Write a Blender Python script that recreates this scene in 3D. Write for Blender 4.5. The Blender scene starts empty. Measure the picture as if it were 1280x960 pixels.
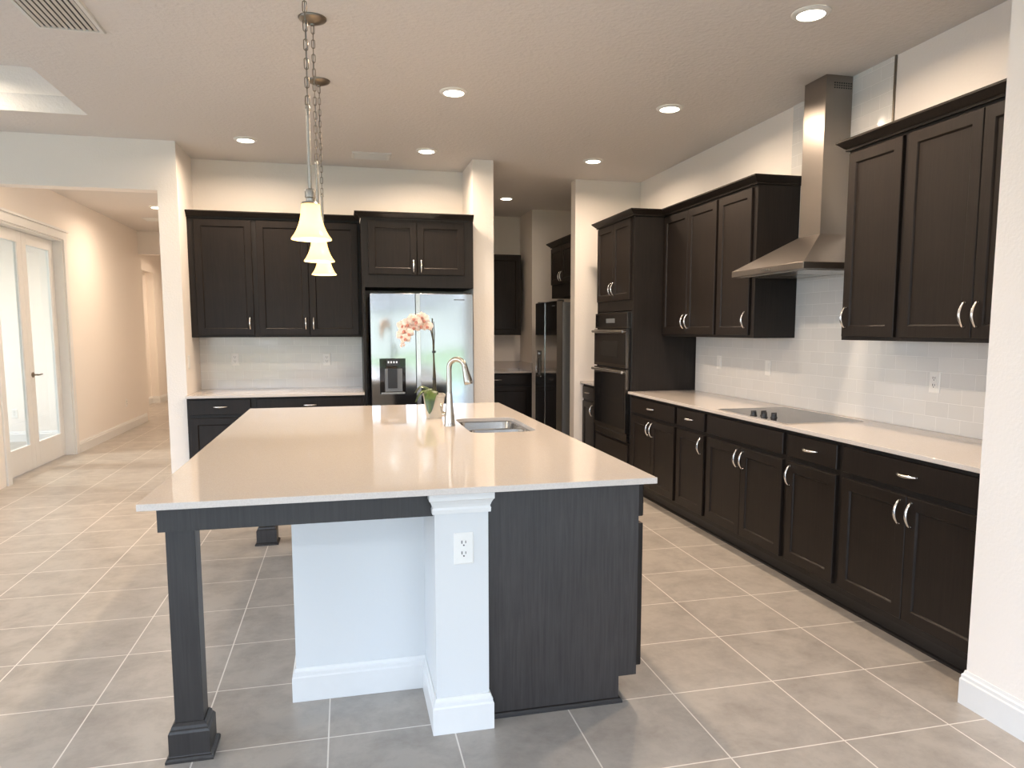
import bpy, bmesh, math, random
from mathutils import Vector, Matrix
random.seed(7)
scene = bpy.context.scene
COL = scene.collection
pi = math.pi

# ------------------------------------------------------------------ camera
F_PX, YAW, PITCH, ROLL, CAM_H = 897.486, 0.233701, 0.105112, -0.000854, 1.4563
PPX, PPY = 644.925, 506.380
cd = bpy.data.cameras.new('camera')
cam = bpy.data.objects.new('camera', cd)
COL.objects.link(cam)
cd.sensor_width = 36.0
cd.sensor_fit = 'HORIZONTAL'
cd.lens = F_PX / 1280 * 36.0
cd.shift_x = -(PPX - 640) / 1280
cd.shift_y = (PPY - 480) / 1280
cd.clip_start = 0.05
cd.clip_end = 400
_f = Vector((math.sin(YAW) * math.cos(PITCH), math.cos(YAW) * math.cos(PITCH), -math.sin(PITCH)))
_r = Vector((math.cos(YAW), -math.sin(YAW), 0))
_u = _r.cross(_f)
_r, _u = _r * math.cos(ROLL) + _u * math.sin(ROLL), _u * math.cos(ROLL) - _r * math.sin(ROLL)
M = Matrix((( _r.x, _u.x, -_f.x, 0), (_r.y, _u.y, -_f.y, 0), (_r.z, _u.z, -_f.z, CAM_H), (0, 0, 0, 1)))
cam.matrix_world = M
scene.camera = cam

# ------------------------------------------------------------------ light and exposure
SKY_STRENGTH = 1.8
SUN_ENERGY = 5.5
DOWNLIGHT_W = 14.0
LIVING_FILL_W = 14.0
TRAY_FILL_W = 20.0
HALL_W = 17.0
PENDANT_W = 4.0
EXPOSURE = 0.70
scene.view_settings.view_transform = 'Standard'
scene.view_settings.look = 'None'
scene.view_settings.gamma = 1.0
scene.view_settings.use_curve_mapping = False
scene.view_settings.exposure = EXPOSURE
scene.cycles.max_bounces = 10
scene.cycles.diffuse_bounces = 6
scene.cycles.glossy_bounces = 5
scene.cycles.transmission_bounces = 6
scene.cycles.transparent_max_bounces = 8
scene.cycles.sample_clamp_indirect = 6.0
scene.cycles.caustics_reflective = False
scene.cycles.caustics_refractive = False
scene.cycles.use_denoising = True

world = bpy.data.worlds.new('sky')
scene.world = world
world.use_nodes = True
nt = world.node_tree
nt.nodes.clear()
wo = nt.nodes.new('ShaderNodeOutputWorld')
bg = nt.nodes.new('ShaderNodeBackground')
tc = nt.nodes.new('ShaderNodeTexCoord')
sx = nt.nodes.new('ShaderNodeSeparateXYZ')
rp = nt.nodes.new('ShaderNodeValToRGB')
rp.color_ramp.elements[0].position = 0.0
rp.color_ramp.elements[0].color = (0.80, 0.88, 1.0, 1)
rp.color_ramp.elements[1].position = 0.6
rp.color_ramp.elements[1].color = (0.42, 0.66, 1.0, 1)
nt.links.new(tc.outputs['Generated'], sx.inputs[0])
nt.links.new(sx.outputs['Z'], rp.inputs[0])
nt.links.new(rp.outputs[0], bg.inputs[0])
bg.inputs[1].default_value = SKY_STRENGTH * 3
nt.links.new(bg.outputs[0], wo.inputs[0])

sd = bpy.data.lights.new('sun', 'SUN')
sd.energy = SUN_ENERGY
sd.angle = math.radians(0.6)
sd.color = (1.0, 0.95, 0.86)
sun = bpy.data.objects.new('sun', sd)
sun.rotation_euler = (math.radians(-38), math.radians(12), 0)   # high, from behind the house
COL.objects.link(sun)

# ------------------------------------------------------------------ measured places (metres; camera stands at 0,0)
ZC = 2.983
XR = 3.056            # right wall, tiled
XD = 2.43             # base cabinet doors on the right wall
XU = 2.707            # upper cabinet doors on the right wall
YBK = 7.20            # end wall of the kitchen, right
CT, CTH = 0.914, 0.022


# ------------------------------------------------------------------ materials
def srgb(r, g, b):
    f = lambda c: (c / 255) / 12.92 if c / 255 <= 0.04045 else ((c / 255 + 0.055) / 1.055) ** 2.4
    return (f(r), f(g), f(b), 1)


def new_mat(name):
    m = bpy.data.materials.new(name)
    m.use_nodes = True
    t = m.node_tree
    return m, t, t.nodes['Principled BSDF']


def add(t, kind, **kw):
    n = t.nodes.new(kind)
    for k, v in kw.items():
        n.inputs[k].default_value = v
    return n


def mat_plain(name, col, rough=0.5, metal=0.0, noise=0.04, scale=20, bump=0.0, spec=0.5, coat=0.0):
    m, t, p = new_mat(name)
    c = add(t, 'ShaderNodeTexCoord')
    n = add(t, 'ShaderNodeTexNoise', Scale=scale, Detail=3.0)
    t.links.new(c.outputs['Object'], n.inputs['Vector'])
    r = add(t, 'ShaderNodeValToRGB')
    r.color_ramp.elements[0].position = 0.3
    r.color_ramp.elements[1].position = 0.7
    r.color_ramp.elements[0].color = tuple(x * (1 - noise) for x in col[:3]) + (1,)
    r.color_ramp.elements[1].color = tuple(min(1, x * (1 + noise)) for x in col[:3]) + (1,)
    t.links.new(n.outputs[0], r.inputs[0])
    t.links.new(r.outputs[0], p.inputs['Base Color'])
    p.inputs['Roughness'].default_value = rough
    p.inputs['Metallic'].default_value = metal
    p.inputs['Specular IOR Level'].default_value = spec
    p.inputs['Coat Weight'].default_value = coat
    if bump:
        b = add(t, 'ShaderNodeBump', Strength=bump, Distance=0.002)
        t.links.new(n.outputs[0], b.inputs['Height'])
        t.links.new(b.outputs[0], p.inputs['Normal'])
    return m


def mat_wood(name, c0, c1, rough=0.38, spec=0.45, grain=1.0):
    m, t, p = new_mat(name)
    c = add(t, 'ShaderNodeTexCoord')
    mp = add(t, 'ShaderNodeMapping')
    mp.inputs['Scale'].default_value = (42, 42, 1.6)
    t.links.new(c.outputs['Object'], mp.inputs['Vector'])
    n = add(t, 'ShaderNodeTexNoise', Scale=2.2, Detail=6.0, Roughness=0.65, Distortion=0.6)
    t.links.new(mp.outputs[0], n.inputs['Vector'])
    n2 = add(t, 'ShaderNodeTexNoise', Scale=6.0, Detail=3.0)
    t.links.new(c.outputs['Object'], n2.inputs['Vector'])
    mx = add(t, 'ShaderNodeMath')
    mx.operation = 'MULTIPLY_ADD'
    mx.inputs[1].default_value = 0.35
    t.links.new(n2.outputs[0], mx.inputs[0])
    t.links.new(n.outputs[0], mx.inputs[2])
    r = add(t, 'ShaderNodeValToRGB')
    r.color_ramp.elements[0].position = 0.48
    r.color_ramp.elements[1].position = 0.90
    r.color_ramp.elements[0].color = c0
    r.color_ramp.elements[1].color = c1
    t.links.new(mx.outputs[0], r.inputs[0])
    t.links.new(r.outputs[0], p.inputs['Base Color'])
    p.inputs['Roughness'].default_value = rough
    p.inputs['Specular IOR Level'].default_value = spec
    b = add(t, 'ShaderNodeBump', Strength=0.10 * grain, Distance=0.001)
    t.links.new(n.outputs[0], b.inputs['Height'])
    t.links.new(b.outputs[0], p.inputs['Normal'])
    return m


def mat_paint(name, col, bump=0.35, scale=75, rough=0.75):
    """Painted drywall with an orange-peel skin."""
    m, t, p = new_mat(name)
    c = add(t, 'ShaderNodeTexCoord')
    n = add(t, 'ShaderNodeTexNoise', Scale=scale, Detail=2.0, Roughness=0.5)
    t.links.new(c.outputs['Object'], n.inputs['Vector'])
    b = add(t, 'ShaderNodeBump', Strength=bump, Distance=0.004)
    t.links.new(n.outputs[0], b.inputs['Height'])
    t.links.new(b.outputs[0], p.inputs['Normal'])
    p.inputs['Base Color'].default_value = col
    p.inputs['Roughness'].default_value = rough
    p.inputs['Specular IOR Level'].default_value = 0.3
    return m


def mat_tile_floor():
    m, t, p = new_mat('floor_tile')
    c = add(t, 'ShaderNodeTexCoord')
    mp = add(t, 'ShaderNodeMapping')
    TS = 0.4465
    # a tile corner lies at (1.2492, 2.0801)
    mp.inputs['Location'].default_value = (-1.2492 + 20 * TS, -2.0801 + 20 * TS, 0)
    t.links.new(c.outputs['Object'], mp.inputs['Vector'])
    br = add(t, 'ShaderNodeTexBrick')
    br.offset = 0.0
    br.squash = 1.0
    br.inputs['Scale'].default_value = 1.0
    br.inputs['Brick Width'].default_value = TS
    br.inputs['Row Height'].default_value = TS
    br.inputs['Mortar Size'].default_value = 0.0028
    br.inputs['Mortar Smooth'].default_value = 0.1
    br.inputs['Bias'].default_value = 0.0
    br.inputs['Color1'].default_value = (0.46, 0.46, 0.46, 1)
    br.inputs['Color2'].default_value = (0.54, 0.54, 0.54, 1)
    br.inputs['Mortar'].default_value = (0.5, 0.5, 0.5, 1)
    t.links.new(mp.outputs[0], br.inputs['Vector'])
    n = add(t, 'ShaderNodeTexNoise', Scale=5.0, Detail=9.0, Roughness=0.66, Distortion=0.35)
    t.links.new(c.outputs['Object'], n.inputs['Vector'])
    n2 = add(t, 'ShaderNodeTexNoise', Scale=26.0, Detail=4.0, Roughness=0.7)
    t.links.new(c.outputs['Object'], n2.inputs['Vector'])
    a = add(t, 'ShaderNodeMath'); a.operation = 'MULTIPLY_ADD'; a.inputs[1].default_value = 0.3
    t.links.new(n2.outputs[0], a.inputs[0]); t.links.new(n.outputs[0], a.inputs[2])
    a2 = add(t, 'ShaderNodeMath'); a2.operation = 'MULTIPLY_ADD'; a2.inputs[1].default_value = 0.5
    t.links.new(br.outputs['Color'], a2.inputs[0]); t.links.new(a.outputs[0], a2.inputs[2])
    r = add(t, 'ShaderNodeValToRGB')
    e = r.color_ramp.elements
    e[0].position = 0.60; e[0].color = srgb(142, 135, 128)
    e[1].position = 1.12 if False else 1.0; e[1].color = srgb(174, 167, 159)
    t.links.new(a2.outputs[0], r.inputs[0])
    mx = add(t, 'ShaderNodeMix'); mx.data_type = 'RGBA'
    t.links.new(br.outputs['Fac'], mx.inputs['Factor'])
    t.links.new(r.outputs[0], mx.inputs[6])
    mx.inputs[7].default_value = srgb(228, 222, 214)
    t.links.new(mx.outputs[2], p.inputs['Base Color'])
    p.inputs['Roughness'].default_value = 0.33
    p.inputs['Specular IOR Level'].default_value = 0.45
    b = add(t, 'ShaderNodeBump', Strength=0.25, Distance=0.002)
    b.invert = True
    t.links.new(br.outputs['Fac'], b.inputs['Height'])
    t.links.new(b.outputs[0], p.inputs['Normal'])
    return m


def mat_subway(name, axis):
    """Glossy white 3 x 6 inch tile; axis: which world axis runs along the wall."""
    m, t, p = new_mat(name)
    c = add(t, 'ShaderNodeTexCoord')
    s = add(t, 'ShaderNodeSeparateXYZ')
    cb = add(t, 'ShaderNodeCombineXYZ')
    t.links.new(c.outputs['Object'], s.inputs[0])
    ad = add(t, 'ShaderNodeMath'); ad.operation = 'ADD'; ad.inputs[1].default_value = 30 * 0.1545
    t.links.new(s.outputs[axis], ad.inputs[0])
    az = add(t, 'ShaderNodeMath'); az.operation = 'ADD'; az.inputs[1].default_value = -0.914 + 20 * 0.0785
    t.links.new(s.outputs['Z'], az.inputs[0])
    t.links.new(ad.outputs[0], cb.inputs[0])
    t.links.new(az.outputs[0], cb.inputs[1])
    br = add(t, 'ShaderNodeTexBrick')
    br.offset = 0.5
    br.inputs['Scale'].default_value = 1.0
    br.inputs['Brick Width'].default_value = 0.1545
    br.inputs['Row Height'].default_value = 0.0785
    br.inputs['Mortar Size'].default_value = 0.0014
    br.inputs['Mortar Smooth'].default_value = 0.5
    br.inputs['Color1'].default_value = (0.69, 0.685, 0.665, 1)
    br.inputs['Color2'].default_value = (0.725, 0.72, 0.70, 1)
    br.inputs['Mortar'].default_value = (0.89, 0.88, 0.86, 1)
    t.links.new(cb.outputs[0], br.inputs['Vector'])
    t.links.new(br.outputs['Color'], p.inputs['Base Color'])
    p.inputs['Roughness'].default_value = 0.12
    n = add(t, 'ShaderNodeTexNoise', Scale=9.0, Detail=1.0)
    t.links.new(c.outputs['Object'], n.inputs['Vector'])
    b0 = add(t, 'ShaderNodeBump', Strength=0.12, Distance=0.01)
    t.links.new(n.outputs[0], b0.inputs['Height'])
    b = add(t, 'ShaderNodeBump', Strength=0.5, Distance=0.0015)
    b.invert = True
    t.links.new(br.outputs['Fac'], b.inputs['Height'])
    t.links.new(b0.outputs[0], b.inputs['Normal'])
    t.links.new(b.outputs[0], p.inputs['Normal'])
    return m


def mat_steel(name, col, rough=0.2, wave=0.0, streak=0.05, vertical=True):
    m, t, p = new_mat(name)
    c = add(t, 'ShaderNodeTexCoord')
    mp = add(t, 'ShaderNodeMapping')
    mp.inputs['Scale'].default_value = (3, 3, 300) if not vertical else (300, 300, 3)
    t.links.new(c.outputs['Object'], mp.inputs['Vector'])
    n = add(t, 'ShaderNodeTexNoise', Scale=1.0, Detail=2.0)
    t.links.new(mp.outputs[0], n.inputs['Vector'])
    mr = add(t, 'ShaderNodeMapRange')
    mr.inputs['To Min'].default_value = max(0.02, rough - streak)
    mr.inputs['To Max'].default_value = rough + streak
    t.links.new(n.outputs[0], mr.inputs['Value'])
    t.links.new(mr.outputs[0], p.inputs['Roughness'])
    p.inputs['Base Color'].default_value = col
    p.inputs['Metallic'].default_value = 1.0
    if wave:
        mp2 = add(t, 'ShaderNodeMapping')
        mp2.inputs['Scale'].default_value = (2.4, 2.4, 3.0)
        t.links.new(c.outputs['Object'], mp2.inputs['Vector'])
        w = add(t, 'ShaderNodeTexNoise', Scale=1.0, Detail=0.0)
        t.links.new(mp2.outputs[0], w.inputs['Vector'])
        b = add(t, 'ShaderNodeBump', Strength=wave, Distance=0.05)
        t.links.new(w.outputs[0], b.inputs['Height'])
        t.links.new(b.outputs[0], p.inputs['Normal'])
    return m


def mat_emit(name, col, strength):
    m, t, p = new_mat(name)
    p.inputs['Base Color'].default_value = (0.8, 0.8, 0.8, 1)
    p.inputs['Emission Color'].default_value = col
    p.inputs['Emission Strength'].default_value = strength
    return m


def mat_shade():
    m, t, p = new_mat('frosted_glass_shade')
    t.nodes.remove(p)
    out = t.nodes['Material Output']
    c = add(t, 'ShaderNodeTexCoord')
    n = add(t, 'ShaderNodeTexNoise', Scale=14.0, Detail=3.0)
    t.links.new(c.outputs['Object'], n.inputs['Vector'])
    r = add(t, 'ShaderNodeValToRGB')
    r.color_ramp.elements[0].color = (0.90, 0.74, 0.44, 1)
    r.color_ramp.elements[1].color = (0.94, 0.82, 0.56, 1)
    t.links.new(n.outputs[0], r.inputs[0])
    tr = add(t, 'ShaderNodeBsdfTranslucent')
    df = add(t, 'ShaderNodeBsdfDiffuse')
    gl = add(t, 'ShaderNodeBsdfGlossy', Roughness=0.2)
    em = add(t, 'ShaderNodeEmission', Strength=0.55)
    em.inputs['Color'].default_value = (1.0, 0.76, 0.30, 1)
    t.links.new(r.outputs[0], tr.inputs[0])
    t.links.new(r.outputs[0], df.inputs[0])
    m1 = add(t, 'ShaderNodeMixShader', Fac=0.35)
    t.links.new(tr.outputs[0], m1.inputs[1]); t.links.new(df.outputs[0], m1.inputs[2])
    m2 = add(t, 'ShaderNodeMixShader', Fac=0.04)
    t.links.new(m1.outputs[0], m2.inputs[1]); t.links.new(gl.outputs[0], m2.inputs[2])
    a = add(t, 'ShaderNodeAddShader')
    t.links.new(m2.outputs[0], a.inputs[0]); t.links.new(em.outputs[0], a.inputs[1])
    t.links.new(a.outputs[0], out.inputs['Surface'])
    return m


def mat_glass():
    m, t, p = new_mat('clear_pane')
    t.nodes.remove(p)
    out = t.nodes['Material Output']
    lw = add(t, 'ShaderNodeLayerWeight', Blend=0.5)
    pw = add(t, 'ShaderNodeMath'); pw.operation = 'POWER'; pw.inputs[1].default_value = 4.0
    t.links.new(lw.outputs['Facing'], pw.inputs[0])
    fr = add(t, 'ShaderNodeMath'); fr.operation = 'MULTIPLY_ADD'; fr.inputs[1].default_value = 0.45; fr.inputs[2].default_value = 0.03
    t.links.new(pw.outputs[0], fr.inputs[0])
    tr = add(t, 'ShaderNodeBsdfTransparent')
    tr.inputs[0].default_value = (0.93, 0.96, 0.95, 1)
    gl = add(t, 'ShaderNodeBsdfGlossy', Roughness=0.02)
    mx = add(t, 'ShaderNodeMixShader')
    t.links.new(fr.outputs[0], mx.inputs[0])
    t.links.new(tr.outputs[0], mx.inputs[1]); t.links.new(gl.outputs[0], mx.inputs[2])
    t.links.new(mx.outputs[0], out.inputs['Surface'])
    return m


def mat_two(name, c0, c1, scale, rough=0.5, p0=0.4, p1=0.6, sss=0.0):
    m, t, p = new_mat(name)
    c = add(t, 'ShaderNodeTexCoord')
    n = add(t, 'ShaderNodeTexNoise', Scale=scale, Detail=4.0)
    t.links.new(c.outputs['Object'], n.inputs['Vector'])
    r = add(t, 'ShaderNodeValToRGB')
    r.color_ramp.elements[0].position = p0; r.color_ramp.elements[1].position = p1
    r.color_ramp.elements[0].color = c0; r.color_ramp.elements[1].color = c1
    t.links.new(n.outputs[0], r.inputs[0])
    t.links.new(r.outputs[0], p.inputs['Base Color'])
    p.inputs['Roughness'].default_value = rough
    return m


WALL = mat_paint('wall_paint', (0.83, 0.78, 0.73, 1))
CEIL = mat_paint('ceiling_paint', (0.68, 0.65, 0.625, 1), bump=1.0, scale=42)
TRIM = mat_plain('white_trim_paint', (0.735, 0.735, 0.725, 1), rough=0.35, noise=0.01)
ISLW = mat_paint('island_white_paint', (0.67, 0.685, 0.69, 1), bump=0.06)
FLOOR = mat_tile_floor()
TILE_Y = mat_subway('subway_tile_right', 'Y')
TILE_X = mat_subway('subway_tile_back', 'X')
WOOD = mat_wood('espresso_wood', (0.0105, 0.0076, 0.0062, 1), (0.0205, 0.0145, 0.0113, 1), rough=0.42, spec=0.24, grain=0.4)
WOODP = mat_wood('espresso_panel', (0.0100, 0.0075, 0.0064, 1), (0.0200, 0.0155, 0.0132, 1), rough=0.5, spec=0.32, grain=1.6)
DARK = mat_plain('dark_gap', (0.010, 0.0085, 0.008, 1), rough=0.6)
KICK = mat_plain('toe_kick_stain', (0.013, 0.010, 0.009, 1), rough=0.45)
QUARTZ = mat_two('quartz', (0.60, 0.54, 0.49, 1), (0.65, 0.59, 0.54, 1), 260, rough=0.055)
STEEL = mat_steel('brushed_steel', (0.62, 0.60, 0.57, 1), 0.24)
FRIDGE = mat_steel('fridge_steel', (0.53, 0.54, 0.54, 1), 0.10, wave=0.08, streak=0.02)
HOODM = mat_steel('hood_steel', (0.31, 0.28, 0.255, 1), 0.33, streak=0.012)
OVENM = mat_steel('oven_steel', (0.17, 0.15, 0.135, 1), 0.25, vertical=False)
NICKEL = mat_steel('brushed_nickel', (0.46, 0.43, 0.38, 1), 0.26, streak=0.03)
PULL = mat_steel('satin_pull', (0.78, 0.76, 0.73, 1), 0.22, streak=0.02)
BRONZE = mat_steel('aged_nickel', (0.24, 0.205, 0.165, 1), 0.33, streak=0.05)
SINKM = mat_steel('sink_steel', (0.46, 0.44, 0.42, 1), 0.22)
BLACKG = mat_plain('black_glass', (0.012, 0.011, 0.011, 1), rough=0.06, noise=0.02)
COOKG = mat_plain('cooktop_glass', (0.022, 0.021, 0.020, 1), rough=0.09, noise=0.03, spec=0.2)
BLACKP = mat_plain('black_plastic', (0.018, 0.018, 0.019, 1), rough=0.4)
GREYP = mat_plain('grey_plastic', (0.16, 0.17, 0.18, 1), rough=0.35)
WHITEP = mat_plain('white_plastic', (0.80, 0.79, 0.76, 1), rough=0.3, noise=0.01)
SLOT = mat_plain('slot_dark', (0.03, 0.03, 0.03, 1), rough=0.6)
LENS = mat_emit('lamp_lens', (1.0, 0.90, 0.74, 1), 9.0)
SHADE = mat_shade()
BULB = mat_emit('bulb', (1.0, 0.82, 0.5, 1), 6.0)
GLASS = mat_glass()
LCD = mat_emit('display_icons', (0.75, 0.85, 1.0, 1), 0.16)
VENTM = mat_plain('vent_paint', (0.66, 0.66, 0.64, 1), rough=0.45, noise=0.01)
POTM = mat_plain('ceramic_pot', (0.66, 0.60, 0.50, 1), rough=0.35)
LEAF = mat_two('orchid_leaf', srgb(48, 66, 24), srgb(78, 100, 38), 30, rough=0.32)
STEMM = mat_two('orchid_stem', srgb(52, 44, 34), srgb(82, 74, 50), 60, rough=0.5)
PETAL = mat_two('orchid_petal', srgb(240, 208, 196), srgb(252, 238, 226), 45, rough=0.55)
LIP = mat_two('orchid_lip', srgb(196, 128, 118), srgb(222, 168, 140), 90, rough=0.5)
SOIL = mat_two('bark_chips', srgb(74, 52, 36), srgb(134, 98, 66), 120, rough=0.9)
LAWN = mat_two('lawn_grass', srgb(88, 96, 48), srgb(112, 120, 66), 3, rough=0.9)
PATIO = mat_two('patio_concrete', srgb(150, 146, 140), srgb(172, 168, 160), 4, rough=0.8)
STUCCO = mat_two('stucco', srgb(150, 146, 140), srgb(172, 168, 160), 8, rough=0.9)
ROOF = mat_two('roof_tiles', srgb(96, 88, 82), srgb(128, 118, 110), 12, rough=0.8)


# ------------------------------------------------------------------ mesh helpers
class MB:
    def __init__(self):
        self.bm = bmesh.new()

    def face(self, vs, mi=0):
        try:
            f = self.bm.faces.new(vs)
            f.material_index = mi
            return f
        except ValueError:
            return None

    def box(self, x0, x1, y0, y1, z0, z1, mi=0):
        v = [self.bm.verts.new((x, y, z)) for x in (x0, x1) for y in (y0, y1) for z in (z0, z1)]
        for q in ((0, 1, 3, 2), (4, 6, 7, 5), (0, 4, 5, 1), (2, 3, 7, 6), (0, 2, 6, 4), (1, 5, 7, 3)):
            self.face([v[i] for i in q], mi)
        return self

    def rings(self, rings, mi=0, cap0=True, cap1=True, closed=True):
        """Skin a list of rings of points."""
        R = [[self.bm.verts.new(p) for p in r] for r in rings]
        n = len(R[0])
        for a, b in zip(R[:-1], R[1:]):
            for i in range(n if closed else n - 1):
                j = (i + 1) % n
                self.face([a[i], a[j], b[j], b[i]], mi)
        if cap0: self.face(list(reversed(R[0])), mi)
        if cap1: self.face(R[-1], mi)
        return R

    def cyl(self, p0, p1, r0, r1=None, n=20, mi=0, cap=True):
        r1 = r0 if r1 is None else r1
        p0, p1 = Vector(p0), Vector(p1)
        self.tube([p0, p1], [r0, r1], n, mi, cap)
        return self

    def tube(self, pts, rad, n=12, mi=0, cap=True, squash=None):
        pts = [Vector(p) for p in pts]
        if not isinstance(rad, (list, tuple)): rad = [rad] * len(pts)
        rings = []
        t0 = (pts[1] - pts[0]).normalized()
        up = Vector((0, 0, 1)) if abs(t0.z) < 0.9 else Vector((1, 0, 0))
        nrm = t0.cross(up).normalized()
        for i, p in enumerate(pts):
            a = pts[max(0, i - 1)]; b = pts[min(len(pts) - 1, i + 1)]
            t = (b - a).normalized()
            nrm = (nrm - t * nrm.dot(t)).normalized()
            bn = t.cross(nrm)
            s = squash or (1, 1)
            rings.append([p + (nrm * math.cos(2 * pi * k / n) * s[0] + bn * math.sin(2 * pi * k / n) * s[1]) * rad[i] for k in range(n)])
        self.rings(rings, mi, cap, cap)
        return self

    def lathe(self, prof, c=(0, 0, 0), n=32, mi=0, cap0=False, cap1=False):
        c = Vector(c)
        self.rings([[c + Vector((r * math.cos(2 * pi * k / n), r * math.sin(2 * pi * k / n), z)) for k in range(n)] for r, z in prof], mi, cap0, cap1)
        return self

    def prism(self, poly, z0, z1, mi=0):
        self.rings([[(x, y, z0) for x, y in poly], [(x, y, z1) for x, y in poly]], mi)
        return self

    def sweep(self, path, prof, mi=0):
        """Sweep an (outward, z) profile along an xy polyline; outward = to the right of travel."""
        n = len(path)
        rings = []
        for i, p in enumerate(path):
            ds = []
            if i > 0: ds.append((Vector(path[i]) - Vector(path[i - 1])).normalized())
            if i < n - 1: ds.append((Vector(path[i + 1]) - Vector(path[i])).normalized())
            ns = [Vector((d.y, -d.x)) for d in ds]
            if len(ns) == 1: m = ns[0]
            else:
                m = (ns[0] + ns[1])
                m = m / (1 + ns[0].dot(ns[1]))
            rings.append([(p[0] + m.x * o, p[1] + m.y * o, z) for o, z in prof])
        self.rings(rings, mi)
        return self

    def build(self, name, mats, parent=None, loc=(0, 0, 0), smooth=None, bevel=0.0, rot=None):
        bmesh.ops.recalc_face_normals(self.bm, faces=self.bm.faces)
        me = bpy.data.meshes.new(name)
        self.bm.to_mesh(me)
        self.bm.free()
        if not isinstance(mats, (list, tuple)): mats = [mats]
        for m in mats: me.materials.append(m)
        return place(name, me, parent, loc, smooth, bevel, rot)


def place(name, me, parent=None, loc=(0, 0, 0), smooth=None, bevel=0.0, rot=None):
    o = bpy.data.objects.new(name, me)
    COL.objects.link(o)
    o.parent = parent
    o.location = loc
    if rot: o.rotation_euler = rot
    if smooth:
        for p in me.polygons: p.use_smooth = True
        try:
            me.set_sharp_from_angle(angle=math.radians(smooth))
        except Exception:
            pass
    if bevel:
        b = o.modifiers.new('bevel', 'BEVEL')
        b.width = bevel; b.segments = 2; b.limit_method = 'ANGLE'
        b.harden_normals = False
    return o


def thing(name, label, cat, loc=(0, 0, 0), rz=0.0, group=None):
    o = bpy.data.objects.new(name, None)
    o.empty_display_size = 0.1
    COL.objects.link(o)
    o.location = loc
    o.rotation_euler = (0, 0, rz)
    return tag(o, label, cat, group)


def tag(o, label, cat, group=None):
    o['label'] = label
    o['category'] = cat
    if group: o['group'] = group
    return o


def struct(o):
    o['kind'] = 'structure'
    return o


def wall(name, boxes, mat=WALL):
    m = MB()
    for b in boxes: m.box(*b)
    return struct(m.build(name, mat))


# ------------------------------------------------------------------ room shell
m = MB(); m.box(-6.6, 3.6, -3.7, 18, -0.12, 0.0)
struct(m.build('floor', FLOOR))

# ceiling with a tray recess on the left
c = MB()
TX1, TX0, TY1, TY0, TZ = -1.743, -5.2, 5.89, 0.2, 3.285
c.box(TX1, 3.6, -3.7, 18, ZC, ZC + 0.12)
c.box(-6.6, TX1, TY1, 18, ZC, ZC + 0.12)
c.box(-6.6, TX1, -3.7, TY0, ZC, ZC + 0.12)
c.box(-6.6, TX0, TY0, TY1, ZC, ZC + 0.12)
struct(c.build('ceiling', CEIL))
c = MB()
c.box(TX0 - 0.1, TX1 + 0.1, TY0 - 0.1, TY1 + 0.1, TZ, TZ + 0.1)
struct(c.build('ceiling_tray_top', CEIL))
wall('ceiling_tray_side', [(TX0, TX1, TY1, TY1 + 0.1, ZC + 0.12, TZ), (TX0, TX1, TY0 - 0.1, TY0, ZC + 0.12, TZ),
                           (TX1, TX1 + 0.1, TY0, TY1, ZC + 0.12, TZ), (TX0 - 0.1, TX0, TY0, TY1, ZC + 0.12, TZ)])

wall('wall_right', [(XR, XR + 0.12, 2.19, 9.9, 0, ZC)])
wall('wall_right_stub', [(2.322, 3.40, 0.6, 2.19, 0, ZC)])
wall('wall_right_living', [(3.40, 3.52, -3.6, 2.19, 0, ZC)])
wall('wall_back_right', [(2.344, XR, YBK, 7.345, 0, ZC)])
wall('wall_alcove_back', [(-1.30, 1.165, 7.14, 7.26, 0, ZC)])
wall('wall_column', [(1.165, 1.358, 6.583, 9.75, 0, ZC)])
wall('wall_left', [(-1.452, -1.30, 6.51, 7.26, 0, ZC), (-1.452, -1.33, 7.26, 18, 0, ZC),
                   (-3.1, -1.452, 6.51, 6.66, 2.587, ZC), (-6.4, -3.1, 6.51, 6.66, 0, ZC)])
wall('wall_pantry_back', [(1.358, 2.382, 9.75, 9.87, 0, ZC)])
wall('wall_pantry_jut', [(2.382, XR, 9.10, 9.9, 0, ZC)])
# hall with french doors in its left wall (opening y 7.62-9.30)
DX0, DX1, DZ = 7.60, 9.30, 2.475
wall('wall_hall_left', [(-3.25, -3.10, 6.66, DX0, 0, ZC), (-3.25, -3.10, DX1, 12.5, 0, ZC), (-3.25, -3.10, DX0, DX1, DZ, ZC),
                        (-3.90, -3.62, 12.5, 13.6, 0, ZC), (-3.90, -3.62, 13.6, 15.55, 2.56, ZC), (-3.90, -3.62, 15.55, 17.9, 0, ZC), (-3.90, -3.76, 13.6, 15.55, 0, 2.56), (-3.90, -3.10, 12.50, 12.62, 0, ZC)])
wall('wall_hall_header', [(-3.10, -1.452, 12.46, 12.62, 2.63, ZC)])
wall('wall_hall_end', [(-3.9, -1.33, 17.9, 18, 0, ZC)])
# study behind the french doors, with a window on its far left side
wall('wall_study', [(-6.5, -3.25, 10.55, 10.67, 0, ZC), (-6.5, -6.4, 6.66, 7.2, 0, ZC), (-6.5, -6.4, 9.6, 10.55, 0, ZC),
                    (-6.5, -6.4, 7.2, 9.6, 0, 0.6), (-6.5, -6.4, 7.2, 9.6, 2.3, ZC)])
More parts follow.
